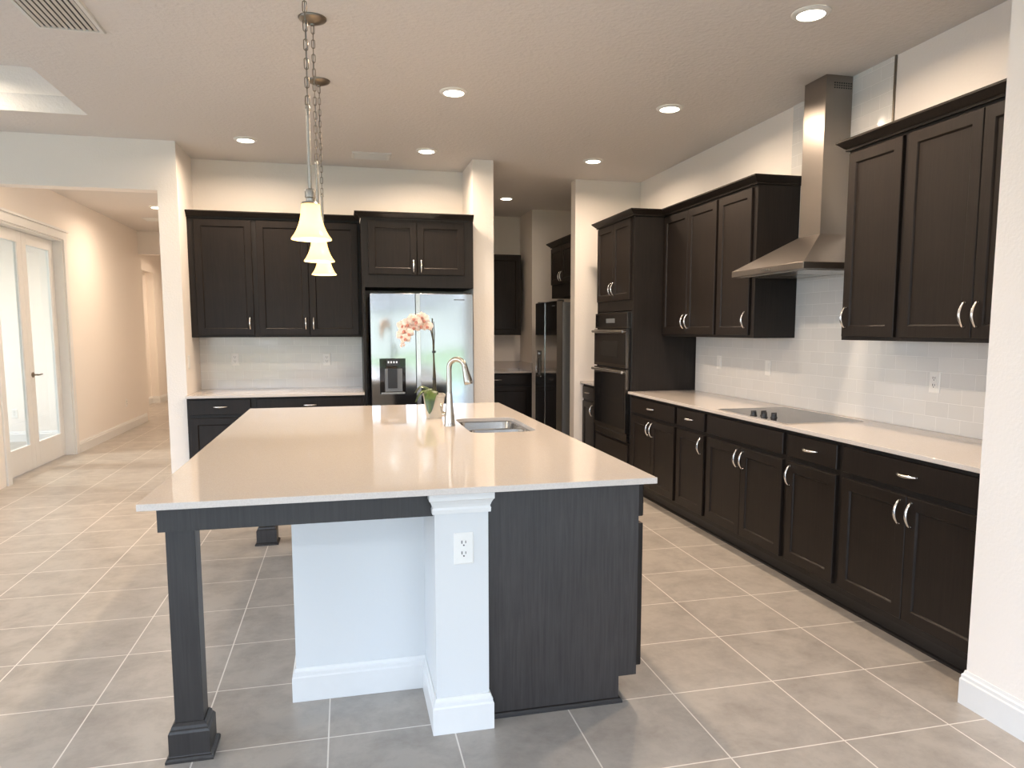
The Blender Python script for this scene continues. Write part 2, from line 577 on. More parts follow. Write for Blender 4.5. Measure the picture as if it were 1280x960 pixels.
# living room behind the viewer with tall sliding glass openings, the left one added for daylight
wall('wall_living_left', [(-6.5, -6.4, -3.6, -1.8, 0, ZC), (-6.5, -6.4, 4.4, 6.51, 0, ZC), (-6.5, -6.4, -1.8, 4.4, 2.38, ZC)])
wf = MB()
for y in (-1.8, 0.25, 2.29, 4.34):
    wf.box(-6.48, -6.40, y, y + 0.06, 0, 2.38)
wf.box(-6.48, -6.40, -1.8, 4.4, 2.32, 2.38); wf.box(-6.48, -6.40, -1.8, 4.4, 0, 0.05)
struct(wf.build('added_window', TRIM))  # unseen window, added to let in more daylight from the left
pl3 = bpy.data.lights.new('living_portal', 'AREA'); pl3.shape = 'RECTANGLE'; pl3.size = 6.2; pl3.size_y = 2.38
pl3.cycles.is_portal = True
po3 = bpy.data.objects.new('living_portal', pl3); po3.location = (-6.44, 1.3, 1.19); po3.rotation_euler = (math.radians(90), 0, math.radians(-90))
COL.objects.link(po3)
wall('wall_living_back', [(-6.5, -5.2, -3.6, -3.48, 0, ZC), (3.1, 3.52, -3.6, -3.48, 0, ZC), (-5.2, 3.1, -3.6, -3.48, 2.38, ZC)])
wf = MB()
for x in (-5.2, -3.12, -1.04, 1.02, 3.04):
    wf.box(x, x + 0.06, -3.58, -3.50, 0, 2.38)
wf.box(-5.2, 3.1, -3.58, -3.50, 2.32, 2.38); wf.box(-5.2, 3.1, -3.58, -3.50, 0.0, 0.05)
struct(wf.build('window_1', TRIM))
# portal that guides sky sampling through the opening (emits nothing itself)
pl = bpy.data.lights.new('window_portal', 'AREA'); pl.shape = 'RECTANGLE'; pl.size = 8.3; pl.size_y = 2.38
pl.cycles.is_portal = True
po = bpy.data.objects.new('window_portal', pl); po.location = (-1.05, -3.54, 1.19); po.rotation_euler = (math.radians(90), 0, 0)
COL.objects.link(po)
pl2 = bpy.data.lights.new('study_portal', 'AREA'); pl2.shape = 'RECTANGLE'; pl2.size = 2.4; pl2.size_y = 1.7
pl2.cycles.is_portal = True
po2 = bpy.data.objects.new('study_portal', pl2); po2.location = (-6.45, 8.4, 1.45); po2.rotation_euler = (math.radians(90), 0, math.radians(-90))
COL.objects.link(po2)

# outdoors, as the fridge doors mirror it
g = MB(); g.box(-80, 80, -120, -3.7, -0.25, -0.12); struct(g.build('ground_lawn', LAWN))
g = MB(); g.box(-14, 10, -8.5, -3.7, -0.2, -0.03); struct(g.build('ground_patio', PATIO))
g = MB(); g.box(-80, -6.6, -3.7, 60, -0.25, -0.12); struct(g.build('ground_side_yard', PATIO))
for (hx, hy, w) in ((-17, -34, 15), (3, -36, 14), (22, -34, 15)):
    g = MB(); g.box(hx - w / 2, hx + w / 2, hy - 9, hy, -0.12, 3.0)
    g.rings([[(hx - w / 2 - .5, hy + .5, 3.0), (hx + w / 2 + .5, hy + .5, 3.0), (hx + w / 2 + .5, hy - 9.5, 3.0), (hx - w / 2 - .5, hy - 9.5, 3.0)],
             [(hx - w / 2 + 3, hy - 4.2, 5.2), (hx + w / 2 - 3, hy - 4.2, 5.2), (hx + w / 2 - 3, hy - 4.8, 5.2), (hx - w / 2 + 3, hy - 4.8, 5.2)]], 1)
    struct(g.build('ground_neighbour_house', [STUCCO, ROOF]))

# tile behind counters
def plate(name, b, mat):
    mm = MB(); mm.box(*b); return mm
t = MB()
t.box(XR - 0.0085, XR - 0.0005, 2.195, 5.87, CT + 0.0005, 1.3945)
t.box(XR - 0.0085, XR - 0.0005, 3.604, 4.545, 1.3945, ZC - 0.001)
o = t.build('tile_backsplash', TILE_Y)
tag(o, 'white subway tile backsplash behind the cooktop, running up to the ceiling behind the range hood', 'backsplash', 'subway tile backsplashes')
t = MB(); t.box(XR - 0.011, XR - 0.0005, 3.594, 3.604, 2.43, ZC)
tag(t.build('tile_edge_strip', BRONZE), 'thin dark metal edge strip on the wall tile right of the hood chimney', 'trim strip')
t = MB(); t.box(-1.299, 0.164, 7.1315, 7.1395, 0.9055, 1.387)
o = t.build('tile_backsplash', TILE_X)
tag(o, 'white subway tile backsplash on the far wall left of the refrigerator with orchid before it', 'backsplash', 'subway tile backsplashes')

# baseboards
BB = [(0, 0), (0.016, 0), (0.016, 0.10), (0.012, 0.106), (0.012, 0.118), (0.007, 0.124), (0.004, 0.136), (0, 0.136)]
def base(name, path):
    mm = MB(); mm.sweep(path, BB); return struct(mm.build(name, TRIM))
base('baseboard_right', [(2.41, 2.19), (2.322, 2.19), (2.322, 0.6)])
base('baseboard_hall', [(-3.10, 12.44), (-3.10, DX1 + 0.10)][::-1] if False else [(-3.10, DX1 + 0.10), (-3.10, 12.44)])
base('baseboard_hall_far', [(-3.76, 13.6), (-3.76, 15.55), (-3.62, 15.55), (-3.62, 17.9)])
base('baseboard_study', [(-6.4, 10.55), (-3.25, 10.55)])
base('baseboard_left', [(-3.1, 6.51), (-6.4, 6.51)][::-1])
base('baseboard_pier', [(-1.452, 6.66), (-1.452, 6.51), (-1.30, 6.51)])
base('baseboard_column', [(1.165, 6.583), (1.358, 6.583), (1.358, 8.9)])
base('baseboard_pantry', [(2.382, 9.10), (2.75, 9.10)])

# door casing + french doors (in the hall's left wall)
cs = MB()
cs.box(-3.10, -3.082, DX1, DX1 + 0.09, 0, DZ + 0.02)
cs.box(-3.10, -3.082, DX0 - 0.09, DX0, 0, DZ + 0.02)
cs.box(-3.10, -3.078, DX0 - 0.10, DX1 + 0.10, DZ, DZ + 0.085)
cs.box(-3.10, -3.055, DX0 - 0.115, DX1 + 0.115, DZ + 0.085, DZ + 0.11)
cs.box(-3.25, -3.10, DX1 - 0.018, DX1, 0, DZ); cs.box(-3.25, -3.10, DX0, DX0 + 0.018, 0, DZ)
cs.box(-3.25, -3.10, DX0, DX1, DZ - 0.018, DZ)
struct(cs.build('trim_1', TRIM, bevel=0.003))


def french_door(name, y0, y1, handle_at=None):
    d = MB()
    x0, x1 = -3.235, -3.195
    st, top, bot = 0.105, 0.115, 0.27
    d.box(x0, x1, y0, y0 + st, 0.01, DZ - 0.022); d.box(x0, x1, y1 - st, y1, 0.01, DZ - 0.022)
    d.box(x0, x1, y0 + st, y1 - st, 0.01, bot); d.box(x0, x1, y0 + st, y1 - st, DZ - 0.022 - top, DZ - 0.022)
    # glazing bead
    for a, b, z0, z1 in ((y0 + st, y0 + st + .012, bot, DZ - .022 - top), (y1 - st - .012, y1 - st, bot, DZ - .022 - top)):
        d.box(x1 - 0.012, x1 - 0.004, a, b, z0, z1)
    root = d.build(name, TRIM, bevel=0.003)
    struct(root)
    p = MB(); p.box(-3.217, -3.213, y0 + st, y1 - st, bot, DZ - 0.022 - top)
    p.build('glass_pane', GLASS, root)
    if handle_at:
        h = MB()
        h.cyl((x1, handle_at, 0.985), (x1 + 0.012, handle_at, 0.985), 0.027, n=20)
        h.cyl((x1 + 0.012, handle_at, 0.985), (x1 + 0.05, handle_at, 0.985), 0.009)
        h.tube([(x1 + 0.05, handle_at - 0.005, 0.985), (x1 + 0.052, handle_at + 0.06, 0.985), (x1 + 0.05, handle_at + 0.12, 0.988)], [0.010, 0.008, 0.006], 10)
        h.build('door_handle', BRONZE, root, smooth=40)
    return root
YM = 8.455
french_door('door_1', DX0 + 0.02, YM - 0.002)
french_door('door_2', YM + 0.002, DX1 - 0.02, YM + 0.05)

# ------------------------------------------------------------------ cabinets
def pull_mesh():
    mm = MB()
    L = 0.116
    pts, rad = [], []
    for i in range(15):
        s = i / 14
        z = (s - 0.5) * L
        y = -0.006 - 0.026 * math.sin(pi * s) ** 0.8
        pts.append((0, y, z)); rad.append(0.0048 + 0.0030 * math.sin(pi * s))
    mm.tube(pts, rad, 10)
    mm.cyl((0, 0, -L / 2 + .003), (0, -0.009, -L / 2 + .003), 0.006, 0.0045, 10)
    mm.cyl((0, 0, L / 2 - .003), (0, -0.009, L / 2 - .003), 0.006, 0.0045, 10)
    bmesh.ops.recalc_face_normals(mm.bm, faces=mm.bm.faces)
    me = bpy.data.meshes.new('pull'); mm.bm.to_mesh(me); mm.bm.free()
    me.materials.append(PULL)
    for p in me.polygons: p.use_smooth = True
    return me
PULL_ME = pull_mesh()


def front(w, h, style, t=0.02):
    """A cabinet front facing local -y: y from 0 (face) to t (back)."""
    mm = MB()
    def ring(i, y): return [(i, y, i), (w - i, y, i), (w - i, y, h - i), (i, y, h - i)]
    if style == 'shaker':
        fw = 0.056
        mm.rings([ring(0, t), ring(0, 0.003), ring(0.003, 0), ring(fw, 0), ring(fw + 0.004, 0.0035), ring(fw + 0.007, 0.0085)])
    else:
        mm.rings([ring(0, t), ring(0, 0.004), ring(0.003, 0.0)])
    return mm


def add_front(root, kind, x0, x1, z0, z1, style, handle=None):
    """handle: ('v', x, z) or ('h', x, z) in cabinet coordinates."""
    d = front(x1 - x0, z1 - z0, style).build(kind, WOOD, root, (x0, 0, z0))
    if handle:
        o, hx, hz = handle
        place('handle', PULL_ME, d, (hx - x0, 0, hz - z0), rot=(0, pi / 2, 0) if o == 'h' else None)
    return d


def body_mesh(w, depth, z0, z1, y0=0.02):
    mm = MB(); mm.box(0, w, y0, depth, z0, z1); return mm


def base_cabinet(label, group, loc, rz, w, depth, doors=2, hside='R', drawer=True, dhandle=True, ztop=0.892, mould=True):
    r = thing('base_cabinet', label, 'cabinet', loc, rz, group)
    body_mesh(w, depth, 0.105, ztop).build('body', WOODP, r)
    k = MB(); k.box(0, w, 0.088, depth, 0, 0.105)
    if mould: k.rings([[(0, 0.088, 0), (0, 0.078, 0), (0, 0.080, 0.010), (0, 0.088, 0.016)], [(w, 0.088, 0), (w, 0.078, 0), (w, 0.080, 0.010), (w, 0.088, 0.016)]])
    k.build('toe_kick', KICK, r)
    mg = 0.024
    dt = 0.712 if drawer else 0.868
    if drawer:
        add_front(r, 'drawer', mg, w - mg, 0.740, 0.868, 'slab', ('h', w / 2, 0.806) if dhandle else None)
    hz = dt - 0.078
    if doors == 2:
        c = w / 2
        add_front(r, 'door', mg, c - 0.0015, 0.140, dt, 'shaker', ('v', c - 0.034, hz))
        add_front(r, 'door', c + 0.0015, w - mg, 0.140, dt, 'shaker', ('v', c + 0.034, hz))
    else:
        hx = w - mg - 0.034 if hside == 'R' else mg + 0.034
        add_front(r, 'door', mg, w - mg, 0.140, dt, 'shaker', ('v', hx, hz))
    return r


def wall_cabinet(label, group, loc, rz, w, depth, doors=2, hside='R', z0=1.39, z1=2.43, mgl=0.02, mgr=0.02, dz0=None, hz=None):
    r = thing('wall_cabinet', label, 'cabinet', loc, rz, group)
    body_mesh(w, depth, z0, z1).build('body', WOODP, r)
    d0 = z0 + 0.02 if dz0 is None else dz0
    d1 = z1 - 0.022
    hz = d0 + 0.105 if hz is None else hz
    if doors == 2:
        c = (mgl + w - mgr) / 2
        add_front(r, 'door', mgl, c - 0.0015, d0, d1, 'shaker', ('v', c - 0.034, hz))
        add_front(r, 'door', c + 0.0015, w - mgr, d0, d1, 'shaker', ('v', c + 0.034, hz))
    elif doors == 1:
        hx = w - mgr - 0.034 if hside == 'R' else mgl + 0.034
        add_front(r, 'door', mgl, w - mgr, d0, d1, 'shaker', ('v', hx, hz))
    return r


RZ = -pi / 2            # fronts that face -x
GB = 'base cabinets under the right-hand countertop'
for (y1, y0, n, hs, dh, lab) in (
        (5.872, 4.980, 2, 'R', True, 'dark two-door base cabinet with a drawer, right against the tall oven cabinet'),
        (4.980, 4.513, 1, 'R', True, 'narrow dark base cabinet with one drawer, between the oven-side cabinet and the cooktop cabinet'),
        (4.513, 3.582, 2, 'R', False, 'wide dark base cabinet under the cooktop, its false drawer front without a handle'),
        (3.582, 3.116, 1, 'L', True, 'narrow dark base cabinet, door handle on its left edge, just right of the cooktop'),
        (3.116, 2.205, 2, 'R', True, 'wide dark base cabinet at the near end of the run beside the white wall end')):
    base_cabinet(lab, GB, (XD, y1, 0), RZ, y1 - y0, XR - XD - 0.001, n, hs, dhandle=dh)
base_cabinet('small dark base cabinet in the corner beyond the wall ovens, one drawer over one door', None, (XD, 7.198, 0), RZ, 0.405, XR - XD - 0.001, 1, 'R')

GU = 'wall cabinets on the right-hand wall'
for (y1, y0, n, hs, lab) in (
        (5.872, 4.932, 2, 'R', 'tall dark two-door wall cabinet touching the oven cabinet'),
        (4.932, 4.430, 1, 'R', 'dark single-door wall cabinet at the left side of the range hood'),
        (3.530, 3.100, 1, 'L', 'dark single-door wall cabinet at the right side of the range hood'),
        (3.100, 2.205, 2, 'R', 'dark two-door wall cabinet nearest the viewer, cut off by the white wall end')):
    wall_cabinet(lab, GU, (XU, y1, 0), RZ, y1 - y0, XR - XU - 0.009, n, hs, z0=1.395, mgr=0.045 if y0 == 4.430 else 0.02)

# tall oven cabinet
TW = 0.905
tc_ = thing('oven_cabinet', 'tall dark cabinet housing the two wall ovens, doors above and panel below', 'cabinet', (XD, 6.790, 0), RZ)
D = XR - XD - 0.001
b = MB()
b.box(0, 0.02, 0.02, D, 0, 2.44); b.box(TW - 0.02, TW, 0.02, D, 0, 2.44); b.box(0.02, TW - 0.02, D - 0.02, D, 0.1, 2.44)
b.box(0.02, TW - 0.02, 0.02, D - 0.02, 1.622, 2.44); b.box(0.02, TW - 0.02, 0.02, D - 0.02, 0.105, 0.440)
b.box(0.02, 0.028, 0.02, 0.04, 0.44, 1.622); b.box(TW - 0.028, TW - 0.02, 0.02, 0.04, 0.44, 1.622)
b.build('body', WOODP, tc_)
k = MB(); k.box(0.02, TW - 0.02, 0.088, 0.11, 0, 0.105); k.build('toe_kick', KICK, tc_)
c = TW / 2
add_front(tc_, 'door', 0.030, c - 0.0015, 1.718, 2.415, 'shaker', ('v', c - 0.034, 1.825))
add_front(tc_, 'door', c + 0.0015, TW - 0.050, 1.718, 2.415, 'shaker', ('v', c + 0.034, 1.825))
add_front(tc_, 'drawer', 0.030, TW - 0.050, 0.140, 0.425, 'slab', None)

# wall ovens
ov = thing('wall_oven', 'stainless double wall oven with microwave on top, built into the tall dark cabinet', 'oven', (XD, 6.790, 0), RZ)
x0, x1 = 0.031, TW - 0.050
b = MB(); b.box(0.034, TW - 0.034, 0.022, 0.50, 0.446, 1.615); b.build('body', BLACKP, ov)
b = MB(); b.box(x0, x1, -0.012, 0.022, 1.466, 1.606); b.box(x0 + 0.02, x1 - 0.02, -0.0135, -0.012, 1.480, 1.590, 1)
cp = b.build('control_panel', [OVENM, BLACKG], ov, bevel=0.002)
d_ = MB(); d_.box(x0 + 0.30, x1 - 0.30, -0.0145, -0.0135, 1.515, 1.555); d_.build('display', GREYP, cp)
def oven_door(z0, z1, win):
    mm = MB()
    fr = 0.03
    mm.box(x0, x1, -0.022, 0.018, z0, z1)
    mm.box(x0 + fr, x1 - fr, -0.0235, -0.022, z0 + 0.03, z1 - 0.045, 1)
    o = mm.build('oven_door', [OVENM, BLACKG], ov, bevel=0.002)
    h = MB()
    zh = z1 - 0.022
    h.tube([(x0 + 0.02, -0.05, zh), (x1 - 0.02, -0.05, zh)], 0.011, 12, squash=(1, 1.2))
    for xx in (x0 + 0.05, x1 - 0.05): h.cyl((xx, -0.022, zh), (xx, -0.05, zh), 0.008, n=10)
    h.build('handle', STEEL, o, smooth=40)
    if win:
        w = MB(); w.box(x0 + 0.17, x1 - 0.20, -0.0245, -0.0235, z0 + 0.09, z1 - 0.11); w.build('door_window', GREYP if False else COOKG, o)
    return o
oven_door(1.112, 1.458, True)
oven_door(0.532, 1.098, False)
b = MB(); b.box(x0, x1, -0.006, 0.022, 0.450, 0.526)
for i in range(14): b.box(x0 + 0.06 + i * 0.05, x0 + 0.095 + i * 0.05, -0.007, -0.006, 0.505, 0.511, 1)
b.build('lower_vent_trim', [OVENM, SLOT], ov)

# crown mouldings
CR = [(0, 2.425), (0.012, 2.425), (0.012, 2.437), (0.018, 2.440), (0.030, 2.452), (0.044, 2.466), (0.050, 2.470), (0.050, 2.480), (0, 2.480)]
def crown(path, label, dz=0.0):
    mm = MB(); mm.sweep(path, [(o_, z + dz) for o_, z in CR])
    return tag(mm.build('crown_molding', WOOD, smooth=None), label, 'crown molding', 'dark crown moldings on the cabinets')
crown([(XR - 0.009, 3.531), (2.721, 3.531), (2.721, 2.2)], 'dark crown molding along the top of the nearest right-wall cabinets')
crown([(XR - 0.001, 6.791), (2.444, 6.791), (2.444, 5.879), (2.721, 5.879), (2.721, 4.429), (XR - 0.009, 4.429)], 'dark crown molding stepping from the oven cabinet along the cabinets left of the hood')
crown([(-1.299, 6.80), (0.160, 6.80), (0.160, 6.53), (1.158, 6.53)], 'dark crown molding above the far cabinets and the refrigerator', -0.003)

# ------------------------------------------------------------------ alcove on the far wall
AY = 6.45            # door faces of the alcove bases
base_cabinet('dark single-door base cabinet against the white wall pier at the far left', 'far base cabinets left of the refrigerator', (-1.299, AY, 0), 0, 0.532, 0.685, 1, 'R', ztop=0.882)
base_cabinet('wide dark base cabinet beside the refrigerator panel, mostly behind the island', 'far base cabinets left of the refrigerator', (-0.767, AY, 0), 0, 0.928, 0.685, 2, ztop=0.882)
wall_cabinet('dark single-door wall cabinet at far left beside the white pier', 'far wall cabinets left of the refrigerator', (-1.299, 6.79, 0), 0, 0.545, 0.341, 1, 'R', z0=1.388, mgl=0.055)
wall_cabinet('dark two-door wall cabinet on the far wall seen behind the pendant shades', 'far wall cabinets left of the refrigerator', (-0.754, 6.79, 0), 0, 0.916, 0.341, 2, z0=1.388, mgr=0.025)
q = MB(); q.box(-1.299, 0.163, 6.42, 7.139, 0.883, 0.905)
tag(q.build('countertop', QUARTZ, bevel=0.002), 'white quartz countertop on the far base cabinets left of the refrigerator', 'countertop')
# refrigerator surround
pn = MB(); pn.box(0.165, 0.188, 6.50, 7.139, 0, 1.826)
tag(pn.build('refrigerator_side_panel', WOODP), 'tall dark panel standing against the left side of the far refrigerator', 'panel')
oc = wall_cabinet('short dark two-door cabinet above the far refrigerator', None, (0.165, 6.51, 0), 0, 0.992, 0.628, 2, z0=1.828, z1=2.425, mgl=0.06, mgr=0.085, dz0=1.940, hz=2.015)


def refrigerator(label, loc, rz, w, h, depth, wl, far=True):
    """Side by side; front faces local -y, doors from y=-0.07 to 0; wl: width of the freezer door."""
    r = thing('refrigerator', label, 'refrigerator', loc, rz)
    b = MB(); b.box(0.004, w - 0.004, 0.005, depth, 0.03, h - 0.015); b.box(0.03, w - 0.03, 0.03, depth - .05, 0.0, 0.03)
    b.build('body', GREYP, r)
    gap = 0.046
    def door(x0, x1, cut=None):
        mm = MB()
        n = 10
        rings = []
        z0, z1 = 0.06, h
        # slightly bowed slab, edges rounded over
        for zz, ins in ((z0, 0.006), (z0 + 0.006, 0.0), (z1 - 0.006, 0.0), (z1, 0.006)):
            ring = [(x0 + ins, -0.002, zz)]
            for i in range(n + 1):
                s = i / n
                ring.append((x0 + ins + (x1 - x0 - 2 * ins) * s, -0.066 - 0.004 * (1 - (2 * s - 1) ** 2) + ins, zz))
            ring.append((x1 - ins, -0.002, zz))
            rings.append(ring)
        mm.rings(rings)
        return mm.build('door', FRIDGE, r, smooth=30)
    dl = door(0.0, wl)
    dr = door(wl + gap, w)
    s = MB(); s.box(wl + 0.0005, wl + 0.008, -0.052, -0.003, 0.06, h - 0.004, 1); s.box(wl + 0.008, wl + gap - 0.0005, -0.058, -0.003, 0.06, h - 0.002, 0)
    s.build('handle_recess', [STEEL, SLOT], r)
    # dispenser
    a0, a1 = wl * 0.5 - 0.114 if far else wl * .5 - .09, wl * 0.5 + 0.112 if far else wl * .5 + .09
    a0 -= 0.01; a1 -= 0.01
    zz0, zz1 = 0.890, 1.203
    f0 = -0.0735
    d = MB()
    d.box(a0, a1, f0, -0.060, zz0, zz1, 0)
    d.box(a0 + 0.045, a1 - 0.03, f0 - 0.002, f0, zz0 + 0.02, zz1 - 0.09, 1)
    d.box(a0 + 0.010, a1 - 0.010, f0 - 0.004, f0, zz0 - 0.002, zz0 + 0.014, 2)
    dp = d.build('water_dispenser', [BLACKG, GREYP, STEEL], dl, bevel=0.002)
    e = MB(); e.box(a0 + 0.06, a1 - 0.05, f0 - 0.005, f0 - 0.001, zz1 - 0.065, zz1 - 0.008, 0)
    for i in range(4): e.box(a0 + 0.07 + i * 0.024, a0 + 0.083 + i * 0.024, f0 - 0.0058, f0 - 0.005, zz1 - 0.042, zz1 - 0.024, 1)
    e.build('control_display', [BLACKP, LCD], dp)
    e = MB(); e.box(a0 + 0.07, a1 - 0.075, f0 - 0.010, f0 - 0.002, zz0 + 0.05, zz1 - 0.09, 0)
    e.build('paddle', BLACKP, dp)
    # hinge covers
    for ha in (0.01, w - 0.07):
        hc = MB(); hc.box(ha, ha + 0.06, -0.04, 0.02, h - 0.015, h + 0.012); hc.build('hinge_cover', BLACKP, r)
    # faint badge at the top of the right door
    bd = MB(); bd.box(w - 0.17, w - 0.075, -0.0725, -0.066, h - 0.058, h - 0.050); bd.build('badge', GREYP, dr)
    return r
refrigerator('stainless side-by-side refrigerator in the far wall behind the orchid', (0.226, 6.475, 0), 0, 0.902, 1.772, 0.655, 0.387)
refrigerator('dark-mirroring side-by-side refrigerator inside the pantry passage, seen from its left', (2.352, 8.560, 0), RZ, 0.905, 1.772, 0.68, 0.40, far=False)

# pantry cabinets
wall_cabinet('dark two-door cabinet above the refrigerator in the pantry passage', None, (2.475, 8.57, 0), RZ, 0.92, 0.57, 2, z0=1.83, z1=2.445, dz0=1.99, hz=2.07, mgl=0.02, mgr=0.02)
mm = MB(); mm.sweep([(XR - 0.001, 8.571), (2.489, 8.571), (2.489, 7.64), (XR - .001, 7.64)], [(o_ * 1.1, z + 0.012) for o_, z in CR])
tag(mm.build('crown_molding', WOOD), 'short dark crown molding on the cabinet above the pantry refrigerator', 'crown molding', 'dark crown moldings on the cabinets')
base_cabinet('dark base cabinet at the end of the pantry passage under a pale counter', None, (1.46, 9.075, 0), 0, 0.92, 0.674, 1, 'L')
q = MB(); q.box(1.36, 2.381, 9.05, 9.749, 0.892, 0.914); q.box(1.36, 2.381, 9.729, 9.749, 0.914, 1.02); q.box(2.361, 2.381, 9.06, 9.729, 0.914, 1.02)
tag(q.build('countertop', QUARTZ, bevel=0.002), 'pale quartz counter with upstand at the end of the pantry passage', 'countertop')
wall_cabinet('plain dark wall cabinet hanging at the end of the pantry passage', None, (1.42, 9.40, 0), 0, 0.895, 0.349, 1, 'L', z0=1.38, z1=2.44)

# ------------------------------------------------------------------ right countertop, small countertop, cooktop, hood
q = MB(); q.box(2.41, XR - 0.009, 2.192, 5.880, 0.892, 0.914)
tag(q.build('countertop', QUARTZ, bevel=0.002), 'long white quartz countertop holding the cooktop along the right wall', 'countertop')
q = MB(); q.box(2.41, XR - 0.001, 6.793, 7.199, 0.8925, 0.9145)
tag(q.build('countertop', QUARTZ, bevel=0.002), 'short white countertop in the corner beyond the wall ovens', 'countertop')

ck = thing('cooktop', 'black glass electric cooktop with four knobs set into the right countertop', 'cooktop', (2.445, 3.597, CT))
b = MB(); b.box(0.003, 0.507, 0.003, 0.772, 0.0005, 0.006); b.build('glass_top', COOKG, ck, bevel=0.002)
b = MB()
for a0, a1, c0, c1 in ((0, .51, 0, .003), (0, .51, .772, .775), (0, .003, .003, .772), (.507, .51, .003, .772)): b.box(a0, a1, c0, c1, 0.0, 0.0065)
b.build('rim', STEEL, ck)
for (kx, ky) in ((0.030, 0.392), (0.088, 0.372), (0.040, 0.290), (0.088, 0.262)):
    b = MB(); b.lathe([(0.0, 0.006), (0.021, 0.006), (0.021, 0.010), (0.018, 0.012), (0.0165, 0.030), (0.012, 0.033), (0.0, 0.033)], (kx, ky, 0), 20)
    b.box(kx - 0.016, kx + 0.016, ky - 0.0035, ky + 0.0035, 0.030, 0.037)
    b.build('knob', BLACKP, ck, smooth=40)

hd = thing('range_hood', 'stainless chimney range hood on the tiled wall above the cooktop', 'range hood', (0, 0, 0))
HX0, HX1, HY0, HY1 = 2.556, XR - 0.009, 3.660, 4.442
CX0, CY0, CY1 = 2.862, 3.946, 4.157
b = MB()
b.rings([[(HX0, HY0, 1.802), (HX1, HY0, 1.802), (HX1, HY1, 1.802), (HX0, HY1, 1.802)],
         [(HX0, HY0, 1.840), (HX1, HY0, 1.840), (HX1, HY1, 1.840), (HX0, HY1, 1.840)],
         [(CX0, CY0, 2.040), (HX1, CY0, 2.040), (HX1, CY1, 2.040), (CX0, CY1, 2.040)]], 0)
cn = b.build('canopy', HOODM, hd, bevel=0.002)
b = MB(); b.box(HX0 + 0.05, HX1 - 0.05, HY0 + 0.04, HY0 + 0.38, 1.797, 1.802); b.box(HX0 + 0.05, HX1 - 0.05, HY0 + 0.40, HY1 - 0.04, 1.797, 1.802)
b.build('filter', STEEL, cn)
for i in range(5):
    b = MB(); yy = 3.99 + i * 0.022
    b.cyl((HX0, yy, 1.822), (HX0 - 0.004, yy, 1.822), 0.0065, n=12); b.build('button', STEEL, cn)
b = MB(); b.box(CX0, HX1, CY0, CY1, 2.038, ZC - 0.001)
ch = b.build('chimney', HOODM, hd, bevel=0.002)
b = MB()
for j in range(3):
    for i in range(8):
        b.box(CX0 + 0.055 + i * 0.016, CX0 + 0.065 + i * 0.016, CY0 - 0.0008, CY0 + 0.001, 2.905 + j * 0.014, 2.913 + j * 0.014)
b.build('vent_slots', SLOT, ch)

# ------------------------------------------------------------------ island
IX0, IX1, IY0, IY1 = -0.645, 1.108, 2.406, 5.219
isl = thing('kitchen_island', 'large kitchen island with dark cabinet end, white column and dark corner legs', 'kitchen island', (0, 0, 0))
# dark cabinet block: panels only, open under the sink
EY = 2.52
b = MB()
prof = [(0.488, 0.0), (1.012, 0.0), (1.012, 0.105), (1.085, 0.105), (1.085, 0.891), (0.488, 0.891)]
b.rings([[(x, EY, z) for x, z in prof], [(x, EY + 0.02, z) for x, z in prof]])
b.build('end_panel', mat_wood('island_panel', (0.021, 0.0175, 0.0165, 1), (0.044, 0.038, 0.036, 1), rough=0.42, spec=0.5, grain=1.6), isl)
b = MB(); b.sweep([(0.488, EY), (1.014, EY), (1.014, EY + 0.02)], [(0, 0), (0.012, 0), (0.011, 0.010), (0.006, 0.017), (0, 0.019)])
b.build('shoe_molding', KICK, isl)
b = MB()
b.box(1.002, 1.012, EY + 0.02, 5.10, 0, 0.105); b.box(0.50, 1.065, EY + 0.02, 5.10, 0.105, 0.125)
b.box(0.488, 0.505, EY + 0.02, 5.10, 0, 0.70); b.box(0.50, 1.085, 5.10, 5.12, 0, 0.891)
b.box(1.065, 1.085, EY + 0.02, 5.10, 0.105, 0.891)
b.build('cabinet_body', WOODP, isl)
yy = EY + 0.006
for wdt, nd, fh in ((0.53, 1, True), (0.10, 0, False), (0.92, 2, False), (0.46, 1, True), (0.56, 1, True)):
    if nd:
        d = front(wdt - 0.03, 0.128, 'slab').build('drawer', WOOD, isl, (1.107, yy, 0.740), rot=(0, 0, pi / 2))
        if fh: place('handle', PULL_ME, d, ((wdt - 0.03) / 2, 0, 0.066), rot=(0, pi / 2, 0))
        for k in range(nd):
            ww = (wdt - 0.03) / nd
            d = front(ww - 0.003, 0.572, 'shaker').build('door', WOOD, isl, (1.107, yy + k * ww, 0.140), rot=(0, 0, pi / 2))
            place('handle', PULL_ME, d, (ww - 0.04 if (nd == 1 or k == 0) else 0.04, 0, 0.494))
    yy += wdt
# white knee wall and front column
b = MB(); b.box(-0.216, 0.486, 2.822, 5.08, 0, 0.891)
kw = b.build('knee_wall', ISLW, isl)
CXL, CXR_, CYF = 0.292, 0.484, 2.462
b = MB(); b.box(CXL, CXR_, CYF, 2.822, 0, 0.891)
col = b.build('column', ISLW, isl)
CAPP = [(0, 0.812), (0.008, 0.812), (0.009, 0.826), (0.006, 0.834), (0.010, 0.846), (0.016, 0.858), (0.020, 0.862), (0.020, 0.884), (0.016, 0.8905), (0, 0.8905)]
b = MB(); b.sweep([(CXL, 2.49), (CXL, CYF), (CXR_, CYF), (CXR_, 2.518)], CAPP)
b.build('column_cap', TRIM, col)
BB2 = [(0, 0.001), (0.016, 0.001), (0.016, 0.098), (0.012, 0.104), (0.012, 0.116), (0.007, 0.122), (0.004, 0.134), (0, 0.134)]
b = MB(); b.sweep([(-0.216, 5.08), (-0.216, 2.822), (CXL, 2.822), (CXL, CYF), (CXR_, CYF), (CXR_, 2.518)], BB2)
